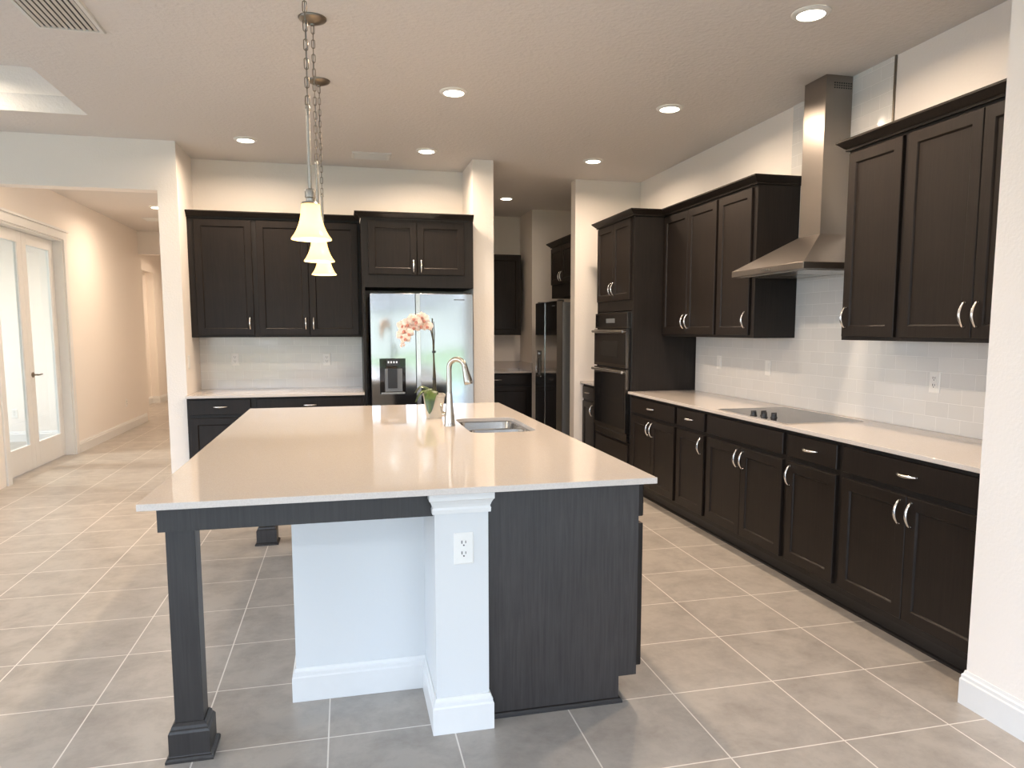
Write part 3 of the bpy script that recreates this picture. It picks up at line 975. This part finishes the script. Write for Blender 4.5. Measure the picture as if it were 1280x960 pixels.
b.build('baseboard_trim', TRIM, isl)
# apron and legs
LEGW = mat_wood('leg_wood', (0.019, 0.016, 0.015, 1), (0.034, 0.030, 0.028, 1), rough=0.42, spec=0.45, grain=1.0)
b = MB()
b.box(-0.609, CXL - 0.001, 2.495, 2.515, 0.797, 0.891)
b.box(-0.609, -0.589, 2.515, 5.13, 0.797, 0.891)
b.box(-0.589, -0.216, 5.11, 5.13, 0.797, 0.891)
b.build('apron', LEGW, isl)
for (lx, ly) in ((-0.5455, 2.552), (-0.5455, 5.070)):
    b = MB()
    h = 0.0455
    b.box(lx - h, lx + h, ly - h + 0.008, ly + h, 0.0, 0.797)
    lg = b.build('leg', LEGW, isl, bevel=0.0015)
    P = [(0, 0.0), (0.031, 0.0), (0.031, 0.008), (0.026, 0.015), (0.021, 0.018), (0.020, 0.020), (0.020, 0.098), (0.016, 0.106), (0.012, 0.110), (0.010, 0.120), (0.003, 0.128), (0, 0.128)]
    b = MB()
    sq = [(lx - h, ly - h + 0.008), (lx - h, ly + h), (lx + h, ly + h), (lx + h, ly - h + 0.008)]
    rings = []
    for o_, z in P:
        rings.append([(lx - h - o_, ly - h + .008 - o_, z), (lx + h + o_, ly - h + .008 - o_, z), (lx + h + o_, ly + h + o_, z), (lx - h - o_, ly + h + o_, z)])
    b.rings(rings[1:-1])
    b.build('plinth', LEGW, lg)


def rrect(x0, x1, y0, y1, r, n=6):
    pts = []
    for cx, cy, a in ((x1 - r, y1 - r, 0), (x0 + r, y1 - r, 90), (x0 + r, y0 + r, 180), (x1 - r, y0 + r, 270)):
        for i in range(n + 1):
            t_ = math.radians(a + 90 * i / n)
            pts.append((cx + r * math.cos(t_), cy + r * math.sin(t_)))
    return pts


def slab_with_holes(outer, holes, z0, z1):
    mm = MB(); bm = mm.bm
    loops = [outer] + holes
    levels = []
    for z in (z0, z1):
        es, vv = [], []
        for L in loops:
            v = [bm.verts.new((x, y, z)) for x, y in L]
            vv.append(v)
            es += [bm.edges.new((v[i], v[(i + 1) % len(v)])) for i in range(len(v))]
        bmesh.ops.triangle_fill(bm, use_beauty=True, edges=es)
        levels.append(vv)
    for a, b_ in zip(*levels):
        n = len(a)
        for i in range(n):
            mm.face([a[i], a[(i + 1) % n], b_[(i + 1) % n], b_[i]])
    return mm
SX0, SX1, SY0, SY1 = 0.640, 1.000, 3.685, 4.318
top = slab_with_holes([(IX0, IY0), (IX1, IY0), (IX1, IY1), (IX0, IY1)], [rrect(SX0, SX1, SY0, SY1, 0.07)], 0.8915, CT)
tag(top.build('countertop', QUARTZ, bevel=0.0015), 'big glossy white quartz island countertop with the sink cut into it', 'countertop')

sk = thing('sink', 'stainless double-bowl undermount sink in the island countertop', 'sink', (0, 0, 0))
SYM = 3.975
bowls = [(SX0 + 0.006, SX1 - 0.006, SY0 + 0.006, SYM - 0.012, 0.06), (SX0 + 0.006, SX1 - 0.006, SYM + 0.012, SY1 - 0.006, 0.06)]
fl = slab_with_holes(rrect(SX0 - 0.02, SX1 + 0.02, SY0 - 0.02, SY1 + 0.02, 0.08), [rrect(*q_) for q_ in bowls], 0.8885, 0.8912)
fl.build('rim', SINKM, sk)
for q_ in bowls:
    rings = []
    for z, ins, r in ((0.890, 0, .06), (0.885, 0.002, .06), (0.72, 0.010, .055), (0.700, 0.020, .05), (0.692, 0.045, .04)):
        rings.append([(x, y, z) for x, y in rrect(q_[0] + ins, q_[1] - ins, q_[2] + ins, q_[3] - ins, r)])
    b = MB(); b.rings(rings, cap0=False)
    bo = b.build('bowl', SINKM, sk, smooth=60)
    b = MB(); cx, cy = (q_[0] + q_[1]) / 2, (q_[2] + q_[3]) / 2
    b.lathe([(0.0, 0.6945), (0.03, 0.6945), (0.042, 0.697), (0.044, 0.693)], (cx, cy, 0), 24); b.build('drain', STEEL, bo, smooth=40)

FX, FY = 0.568, 4.005
fc = thing('faucet', 'brushed nickel gooseneck pull-down faucet standing beside the island sink', 'faucet', (FX, FY, CT))
b = MB(); b.lathe([(0.0, 0.0), (0.032, 0.0), (0.032, 0.004), (0.030, 0.010), (0.0285, 0.045), (0.023, 0.09), (0.0185, 0.14), (0.0165, 0.185), (0.0155, 0.19), (0, 0.19)], n=28)
b.build('body', NICKEL, fc, smooth=40)
dv = Vector((0.80, -0.60, 0)).normalized()
pts = [Vector((0, 0, 0.186)), Vector((0, 0, 0.24)), Vector((0, 0, 0.31))]
R_ = 0.050
for i in range(1, 15):
    a = pi * i / 14 * 0.955
    pts.append(Vector((0, 0, 0.327)) + dv * (R_ * (1 - math.cos(a))) + Vector((0, 0, R_ * math.sin(a))))
b = MB(); b.tube(pts, 0.0145, 16); b.build('spout_arc', NICKEL, fc, smooth=50)
e0 = pts[-1]; dr_ = (pts[-1] - pts[-2]).normalized()
b = MB(); b.tube([e0 - dr_ * 0.004, e0 + dr_ * 0.004, e0 + dr_ * 0.02, e0 + dr_ * 0.075, e0 + dr_ * 0.092, e0 + dr_ * 0.098], [0.0146, 0.0165, 0.0165, 0.024, 0.0245, 0.021], 18)
b.build('spray_head', NICKEL, fc, smooth=50)
b = MB(); b.cyl((-0.020, 0.012, 0.065), (-0.036, 0.022, 0.065), 0.014, n=16); b.tube([(-0.030, 0.018, 0.07), (-0.040, 0.030, 0.085), (-0.042, 0.055, 0.12)], [0.008, 0.006, 0.0045], 10)
b.build('lever_handle', NICKEL, fc, smooth=50)

# ------------------------------------------------------------------ orchid
PX, PY = 0.528, 4.40
orc = thing('potted_orchid', 'pale pink orchid in a cream tapered pot on the island beside the faucet', 'potted plant', (PX, PY, CT))
b = MB()
def sqr(h, r): return [(x, y) for x, y in rrect(-h, h, -h, h, r, 4)]
rg = [[(x, y, z) for x, y in sqr(h, r)] for h, r, z in ((0.043, .02, 0.0), (0.046, .02, 0.004), (0.062, .022, 0.132), (0.066, .024, 0.135), (0.067, .024, 0.148), (0.061, .02, 0.148), (0.058, .02, 0.120))]
b.rings(rg, cap1=False)
b.build('pot', POTM, orc, smooth=45)
b = MB(); b.rings([[(x, y, z) for x, y in sqr(h, .02)] for h, z in ((0.050, 0.08), (0.0575, 0.122), (0.040, 0.132), (0.01, 0.136))]); b.build('bark', SOIL, orc, smooth=60)
def leaf(pts, wid):
    mm = MB()
    pts = [Vector(p) for p in pts]
    # resample
    P = []
    N = 14
    for i in range(N + 1):
        s = i / N * (len(pts) - 1); k = min(int(s), len(pts) - 2); u = s - k
        p0 = pts[max(0, k - 1)]; p1 = pts[k]; p2 = pts[k + 1]; p3 = pts[min(len(pts) - 1, k + 2)]
        P.append(0.5 * ((2 * p1) + (p2 - p0) * u + (2 * p0 - 5 * p1 + 4 * p2 - p3) * u * u + (3 * p1 - p0 - 3 * p2 + p3) * u ** 3))
    rings = []
    side0 = None
    for i, p in enumerate(P):
        tt = (P[min(N, i + 1)] - P[max(0, i - 1)]).normalized()
        hd_ = Vector((P[-1].x - P[0].x, P[-1].y - P[0].y, 0)).normalized()
        side = Vector((-hd_.y, hd_.x, 0))
        nn = side.cross(tt).normalized()
        if nn.z < 0 and i < 3: nn = -nn
        s = i / N
        w_ = wid * max(0.06, math.sin(pi * min(1, 0.12 + 0.88 * s)) ** 0.7)
        ring = []
        for k in range(-3, 4):
            f_ = k / 3
            ring.append(p + side * w_ * f_ + nn * (0.22 * w_ * abs(f_) ** 1.3))
        for k in range(3, -4, -1):
            f_ = k / 3
            ring.append(p + side * w_ * f_ + nn * (0.22 * w_ * abs(f_) ** 1.3 - 0.0022))
        rings.append(ring)
    mm.rings(rings)
    return mm
for pts_, w_ in (([(0.00, -0.01, 0.13), (-0.02, -0.045, 0.175), (-0.035, -0.085, 0.14), (-0.04, -0.10, 0.035)], 0.043),
                 ([(0, 0, 0.13), (-0.04, 0.0, 0.17), (-0.085, -0.01, 0.16), (-0.115, -0.015, 0.10)], 0.030),
                 ([(0, 0, 0.13), (-0.03, 0.03, 0.18), (-0.08, 0.05, 0.19), (-0.11, 0.06, 0.15)], 0.030),
                 ([(0, 0.0, 0.13), (-0.01, 0.04, 0.17), (-0.01, 0.08, 0.17), (-0.01, 0.12, 0.13)], 0.028)):
    leaf(pts_, w_).build('leaf', LEAF, orc, smooth=70)
b = MB(); b.tube([(0.006, 0, 0.12), (0.002, 0, 0.30), (-0.002, 0, 0.50), (-0.004, 0, 0.61)], 0.0035, 8); b.build('stake', STEMM, orc, smooth=60)
st1 = [(0.014, 0.01, 0.125), (0.012, 0.008, 0.24), (0.004, 0.004, 0.36), (0.0, 0.0, 0.47), (-0.015, -0.005, 0.545), (-0.055, -0.012, 0.590), (-0.110, -0.02, 0.595), (-0.155, -0.03, 0.560), (-0.185, -0.03, 0.50), (-0.188, -0.03, 0.46)]
st2 = [(-0.004, 0.008, 0.125), (0.0, 0.006, 0.28), (0.004, 0.004, 0.42), (0.008, 0.0, 0.52), (0.004, -0.002, 0.59)]
for st in (st1, st2):
    b = MB(); b.tube(st, [0.0042] * (len(st) - 2) + [0.003, 0.0018], 8); b.build('stem', STEMM, orc, smooth=60)
for zc in (0.235, 0.40):
    b = MB(); b.cyl((0.004, 0.004, zc), (0.004, 0.004, zc + 0.012), 0.012, n=12); b.build('clip', BLACKP, orc)


def bloom_mesh(s=1.0):
    mm = MB()
    def petal(ang, L, W, mi=0, lift=0.25):
        c_, s_ = math.cos(ang), math.sin(ang)
        rings = []
        N = 6
        for i in range(N + 1):
            t_ = i / N
            w_ = W * max(0.08, math.sin(pi * (0.08 + 0.84 * t_)) ** 0.75)
            l_ = L * t_
            y_ = -0.004 + 0.010 * t_ * t_ * (1 if lift > 0 else -1)
            ring = []
            for k, dy in ((-1, .004), (-.5, .001), (0, 0), (.5, .001), (1, .004), (1, .0052), (0, .0016), (-1, .0052)):
                lx, lz = w_ * k, l_
                ring.append(((lx * c_ - lz * s_) * s, (y_ - dy) * s, (lx * s_ + lz * c_) * s))
            rings.append(ring)
        mm.rings(rings, mi)
    for a, L, W in ((0, .030, .012), (math.radians(128), .030, .012), (math.radians(-128), .030, .012), (math.radians(70), .032, .021), (math.radians(-70), .032, .021)):
        petal(a, L, W)
    return mm
bm1 = bloom_mesh()
bmesh.ops.recalc_face_normals(bm1.bm, faces=bm1.bm.faces)
BL = bpy.data.meshes.new('orchid_flower'); bm1.bm.to_mesh(BL); bm1.bm.free(); BL.materials.append(PETAL)
lp = MB(); lp.rings([[(r * math.cos(a * pi / 4), y, r * 1.2 * math.sin(a * pi / 4) - 0.006) for a in range(8)] for r, y in ((0.002, -0.002), (0.007, -0.008), (0.009, -0.014), (0.004, -0.019))])
bmesh.ops.recalc_face_normals(lp.bm, faces=lp.bm.faces)
LPM = bpy.data.meshes.new('lip'); lp.bm.to_mesh(LPM); lp.bm.free(); LPM.materials.append(LIP)
for P_ in (BL, LPM):
    for p in P_.polygons: p.use_smooth = True
rng = random.Random(3)
blooms = [(-0.035, -0.02, 0.560), (-0.055, -0.045, 0.598), (-0.085, -0.03, 0.560), (-0.075, -0.05, 0.618), (-0.105, -0.055, 0.590), (-0.128, -0.04, 0.555),
          (-0.130, -0.06, 0.605), (-0.158, -0.05, 0.575), (-0.178, -0.05, 0.535), (-0.150, -0.06, 0.520), (-0.190, -0.04, 0.568), (-0.172, -0.06, 0.490), (-0.192, -0.04, 0.505)]
for (bx, by, bz) in blooms:
    f_ = place('flower', BL, orc, (bx, by, bz), rot=(rng.uniform(-.25, .35), rng.uniform(-.5, .5), rng.uniform(-.7, .5)))
    s_ = rng.uniform(0.95, 1.15); f_.scale = (s_, s_, s_)
    place('lip', LPM, f_)
for (bx, bz) in ((-0.190, 0.470), (-0.180, 0.452), (-0.196, 0.448)):
    b = MB(); b.lathe([(0.0, -0.014), (0.005, -0.010), (0.0075, 0), (0.005, 0.008), (0.0, 0.012)], (bx, -0.035, bz), 10); b.build('bud', PETAL, orc, smooth=60)

# ------------------------------------------------------------------ pendants
def pendant(y, label):
    r = thing('pendant_lamp', label, 'pendant lamp', (-0.113, y, 0), 0, 'pendant lamps above the island')
    b = MB(); b.lathe([(0.0, ZC - 0.036), (0.010, ZC - 0.036), (0.012, ZC - 0.030), (0.030, ZC - 0.026), (0.062, ZC - 0.012), (0.068, ZC - 0.005), (0.068, ZC - 0.0005), (0, ZC - 0.0005)], n=32)
    b.build('ceiling_canopy', BRONZE, r, smooth=50)
    b = MB()
    z = ZC - 0.034; k = 0
    pitch_, hw, wr = 0.034, 0.0078, 0.0019
    while z > 2.300:
        pts = []
        L = 0.021
        for i in range(17):
            a = 2 * pi * i / 16
            u = hw * math.cos(a); v = (L - hw) * (1 if math.sin(a) > 0 else -1) * min(1, abs(math.sin(a)) * 3) + hw * math.sin(a) * 0.9
            pts.append((u, 0, z - L + v) if k % 2 == 0 else (0, u, z - L + v))
        b.tube(pts, wr, 6, cap=False)
        z -= pitch_; k += 1
    b.build('chain', BRONZE, r, smooth=60)
    b = MB(); b.tube([(0.003, 0.002, ZC - 0.035), (-0.003, 0, 2.75), (0.003, 0, 2.55), (0.0, 0, 2.29)], 0.0016, 6); b.build('cable', GREYP, r)
    b = MB(); b.cyl((0, 0, 1.985), (0, 0, 2.288), 0.0072, n=14); b.lathe([(0, 2.284), (0.010, 2.284), (0.010, 2.296), (0.004, 2.306), (0, 2.306)], n=14)
    b.build('rod', NICKEL, r, smooth=40)
    b = MB(); b.lathe([(0.0, 1.995), (0.010, 1.993), (0.0195, 1.988), (0.0205, 1.984), (0.0205, 1.960), (0.017, 1.956), (0.017, 1.945), (0.032, 1.941), (0.036, 1.934), (0.0, 1.934)], n=28)
    b.build('socket', NICKEL, r, smooth=40)
    P = [(0.0345, 1.935), (0.0355, 1.920), (0.038, 1.898), (0.042, 1.876), (0.048, 1.855), (0.056, 1.836), (0.066, 1.818), (0.0755, 1.806), (0.0765, 1.801)]
    Pin = [(r_ - 0.003, z_) for r_, z_ in reversed(P)]
    b = MB(); b.lathe(P + Pin, n=40); b.build('shade', SHADE, r, smooth=50)
    b = MB(); b.lathe([(0.0, 1.842), (0.012, 1.846), (0.019, 1.858), (0.019, 1.870), (0.012, 1.888), (0.009, 1.905), (0.009, 1.934)], n=20); b.build('bulb', BULB, r, smooth=60)
    ld = bpy.data.lights.new('pendant_light', 'POINT'); ld.energy = PENDANT_W; ld.color = (1.0, 0.76, 0.42); ld.shadow_soft_size = 0.02
    lo = bpy.data.objects.new('pendant_light', ld); lo.parent = r; lo.location = (0, 0, 1.828); COL.objects.link(lo)
pendant(2.930, 'nearest of the three bell-shaped pendant lamps, its shade looking largest')
pendant(3.850, 'middle of the three bell-shaped pendant lamps hanging above the island')
pendant(4.770, 'farthest of the three bell-shaped pendant lamps, its shade looking smallest')

# ------------------------------------------------------------------ recessed lights
def downlight(x, y, label, watts, r=0.092, temp=(1.0, 0.78, 0.58)):
    t_ = thing('recessed_light', label, 'recessed light', (x, y, ZC), 0, 'recessed ceiling lights')
    b = MB(); b.lathe([(r, -0.0005), (r, -0.004), (r - 0.010, -0.011), (r * 0.72, -0.013), (r * 0.70, -0.009), (r * 0.70, -0.001)], n=36); b.build('trim_ring', WHITEP, t_, smooth=50)
    b = MB(); b.lathe([(0.0, -0.010), (r * 0.70, -0.010), (r * 0.70, -0.006), (0, -0.006)], n=36); b.build('lens', LENS, t_)
    ld = bpy.data.lights.new('downlight', 'AREA'); ld.shape = 'DISK'; ld.size = r * 1.3; ld.energy = watts; ld.color = temp; ld.spread = math.radians(165)
    lo = bpy.data.objects.new('downlight', ld); lo.parent = t_; lo.location = (0, 0, -0.016); COL.objects.link(lo)
downlight(2.245, 3.235, 'lit recessed ceiling light nearest the viewer, above the near right cabinets', DOWNLIGHT_W)
downlight(0.728, 4.785, 'lit recessed ceiling light over the island, second nearest', DOWNLIGHT_W)
downlight(2.238, 4.785, 'lit recessed ceiling light in front of the range hood', DOWNLIGHT_W)
downlight(0.728, 6.360, 'lit recessed ceiling light in front of the far refrigerator, beside the ceiling vent', DOWNLIGHT_W)
downlight(-0.735, 6.330, 'lit recessed ceiling light left of the pendant chains near the white pier', DOWNLIGHT_W)
downlight(2.244, 6.385, 'lit recessed ceiling light in front of the tall oven cabinet', DOWNLIGHT_W)
downlight(1.885, 8.400, 'lit recessed ceiling light inside the pantry passage', DOWNLIGHT_W * 0.15)
downlight(-2.24, 9.990, 'lit recessed ceiling light in the hall beyond the left opening', HALL_W)

# unseen ceiling lamps, added as fill except the one of the kitchen grid
def unseen_lamp(x, y, z, watts, col):
    b = MB(); r = 0.10
    b.lathe([(r, -0.0005), (r, -0.004), (r - 0.010, -0.011), (r * 0.72, -0.013), (r * 0.70, -0.009), (r * 0.70, -0.001)], n=32)
    t_ = struct(b.build('unseen_lamp_trim', WHITEP, None, (x, y, z), smooth=50))
    b = MB(); b.lathe([(0.0, -0.010), (r * 0.70, -0.010), (r * 0.70, -0.006), (0, -0.006)], n=32); b.build('unseen_lamp_lens', LENS, t_)
    ld = bpy.data.lights.new('unseen_lamp', 'AREA'); ld.shape = 'DISK'; ld.size = 0.14; ld.energy = watts; ld.color = col; ld.spread = math.radians(165)
    lo = bpy.data.objects.new('unseen_lamp', ld); lo.parent = t_; lo.location = (0, 0, -0.016); COL.objects.link(lo)
for lx, ly in ((-3.4, -1.4), (-1.2, -1.6), (1.0, -1.6)):
    unseen_lamp(lx, ly, ZC, LIVING_FILL_W, (0.86, 0.94, 1.0))  # cool fill lamps added behind the viewer
for lx, ly, lw in ((0.728, 3.10, DOWNLIGHT_W), (-2.35, 14.6, HALL_W * 1.8), (-1.95, 7.45, HALL_W * 0.75)):  # out of view: kitchen grid lamp, then two lamps added to light the hall
    unseen_lamp(lx, ly, ZC, lw, (1.0, 0.78, 0.58))
unseen_lamp(-2.75, 5.5, TZ, TRAY_FILL_W, (1.0, 0.86, 0.68))  # added near the far tray side to brighten it
unseen_lamp(-4.9, 8.6, ZC, 55.0, (1.0, 0.93, 0.84))  # added to brighten the study behind the door glass
unseen_lamp(-3.4, 1.6, TZ, TRAY_FILL_W, (1.0, 0.86, 0.68))  # second fill lamp added in the tray, out of view

# ------------------------------------------------------------------ vents
def vent(x0, x1, y0, y1, along, label, n):
    t_ = thing('ceiling_vent', label, 'vent', (x0, y0, ZC), 0, 'ceiling vents')
    w, h = x1 - x0, y1 - y0
    b = MB()
    fw = 0.024
    P = [(0, 0), (0, -0.004), (-0.006, -0.010), (-fw, -0.010), (-fw, 0)]
    rings = []
    for ins, z in ((0, -0.0005), (0, -0.003), (0.006, -0.010), (fw, -0.010), (fw, -0.0005)):
        rings.append([(ins, ins, z), (w - ins, ins, z), (w - ins, h - ins, z), (ins, h - ins, z)])
    b.rings(rings, cap0=False, cap1=False); b.build('frame', VENTM, t_)
    b = MB(); b.box(fw, w - fw, fw, h - fw, -0.0025, -0.0005); b.build('backing', SLOT, t_)
    for i in range(n):
        u = fw + (i + 0.5) / n * ((w if along == 'y' else h) - 2 * fw)
        s = MB()
        if along == 'y':
            s.rings([[(u + .007, yy_, -.005), (u - .006, yy_, -.011), (u - .007, yy_, -.010), (u + .006, yy_, -.004)] for yy_ in (fw, h - fw)])
        else:
            s.rings([[(xx_, u - .011, -.004), (xx_, u + .010, -.017), (xx_, u + .011, -.016), (xx_, u - .010, -.003)] for xx_ in (fw, w - fw)])
        s.build('slat', VENTM, t_)
vent(-1.475, -1.155, 3.62, 4.275, 'y', 'white louvred ceiling vent at the top left corner beside the tray recess', 10)
vent(0.105, 0.442, 6.525, 6.765, 'x', 'small white ceiling vent above the far refrigerator', 7)
vent(-2.66, -2.40, 10.95, 11.2, 'x', 'small ceiling vent in the hall beyond the left opening', 7)

# ------------------------------------------------------------------ outlets and switches (face local -y)
def outlet(loc, rz, label, kind='duplex', w=0.071, h=0.115):
    t_ = thing('outlet' if kind != 'switch' else 'light_switch', label, 'outlet' if kind != 'switch' else 'light switch', loc, rz, 'white wall plates')
    b = MB()
    def rr(i, y): return [(x, y, z) for x, z in rrect(-w / 2 + i, w / 2 - i, -h / 2 + i, h / 2 - i, 0.004, 3)]
    b.rings([rr(0, -0.0003), rr(0, -0.003), rr(0.004, -0.0055)]); b.build('cover_plate', WHITEP, t_)
    def slots(bb, zc, y):
        bb.box(-0.0085, -0.0055, y - .0005, y + .001, zc - 0.001, zc + 0.010, 1); bb.box(0.0055, 0.008, y - .0005, y + .001, zc, zc + 0.009, 1)
        bb.cyl((0, y + .001, zc - 0.007), (0, y - .0005, zc - 0.007), 0.0028, n=10, mi=1)
    if kind == 'duplex':
        for zc in (-0.0195, 0.0195):
            b = MB()
            b.cyl((0, -0.005, zc), (0, -0.0075, zc), 0.0168, n=24); slots(b, zc, -0.0078); b.build('receptacle', [WHITEP, SLOT], t_)
    elif kind == 'gfci':
        b = MB(); b.box(-0.0165, 0.0165, -0.0075, -0.005, -0.033, 0.033)
        slots(b, 0.019, -0.0078); slots(b, -0.019, -0.0078); b.build('receptacle', [WHITEP, SLOT], t_)
    else:
        b = MB(); b.rings([[(-0.0165, -0.005, -0.033), (0.0165, -0.005, -0.033), (0.0165, -0.005, 0.033), (-0.0165, -0.005, 0.033)],
                           [(-0.0165, -0.006, -0.033), (0.0165, -0.006, -0.033), (0.0165, -0.009, 0.033), (-0.0165, -0.009, 0.033)]]); b.build('rocker', WHITEP, t_)
outlet((0.394, CYF, 0.683), 0, 'white duplex outlet on the front of the white island column')
outlet((-0.995, 7.132, 1.180), 0, 'white outlet on the far tile, the one nearer the white pier', 'gfci')
outlet((-0.167, 7.132, 1.172), 0, 'white outlet on the far tile, the one nearer the refrigerator', 'gfci')
outlet((XR - 0.008, 5.456, 1.178), RZ, 'white wall plate on the right tile closest to the oven cabinet', 'switch')
outlet((XR - 0.008, 4.740, 1.172), RZ, 'white wall plate on the right tile just left of the cooktop', 'switch')
outlet((XR - 0.008, 3.188, 1.175), RZ, 'white outlet on the right tile below the nearest wall cabinets', 'gfci', h=0.118)
outlet((-1.30, 6.63, 1.18), pi / 2, 'white switch on the side of the pier beside the far countertop', 'switch', w=0.071)
outlet((-3.10, 11.4, 0.40), pi / 2, 'white outlet low on the hall wall beyond the french doors')
outlet((-4.20, 10.55, 0.37), 0, 'white outlet low on the study wall seen through the french door glass')
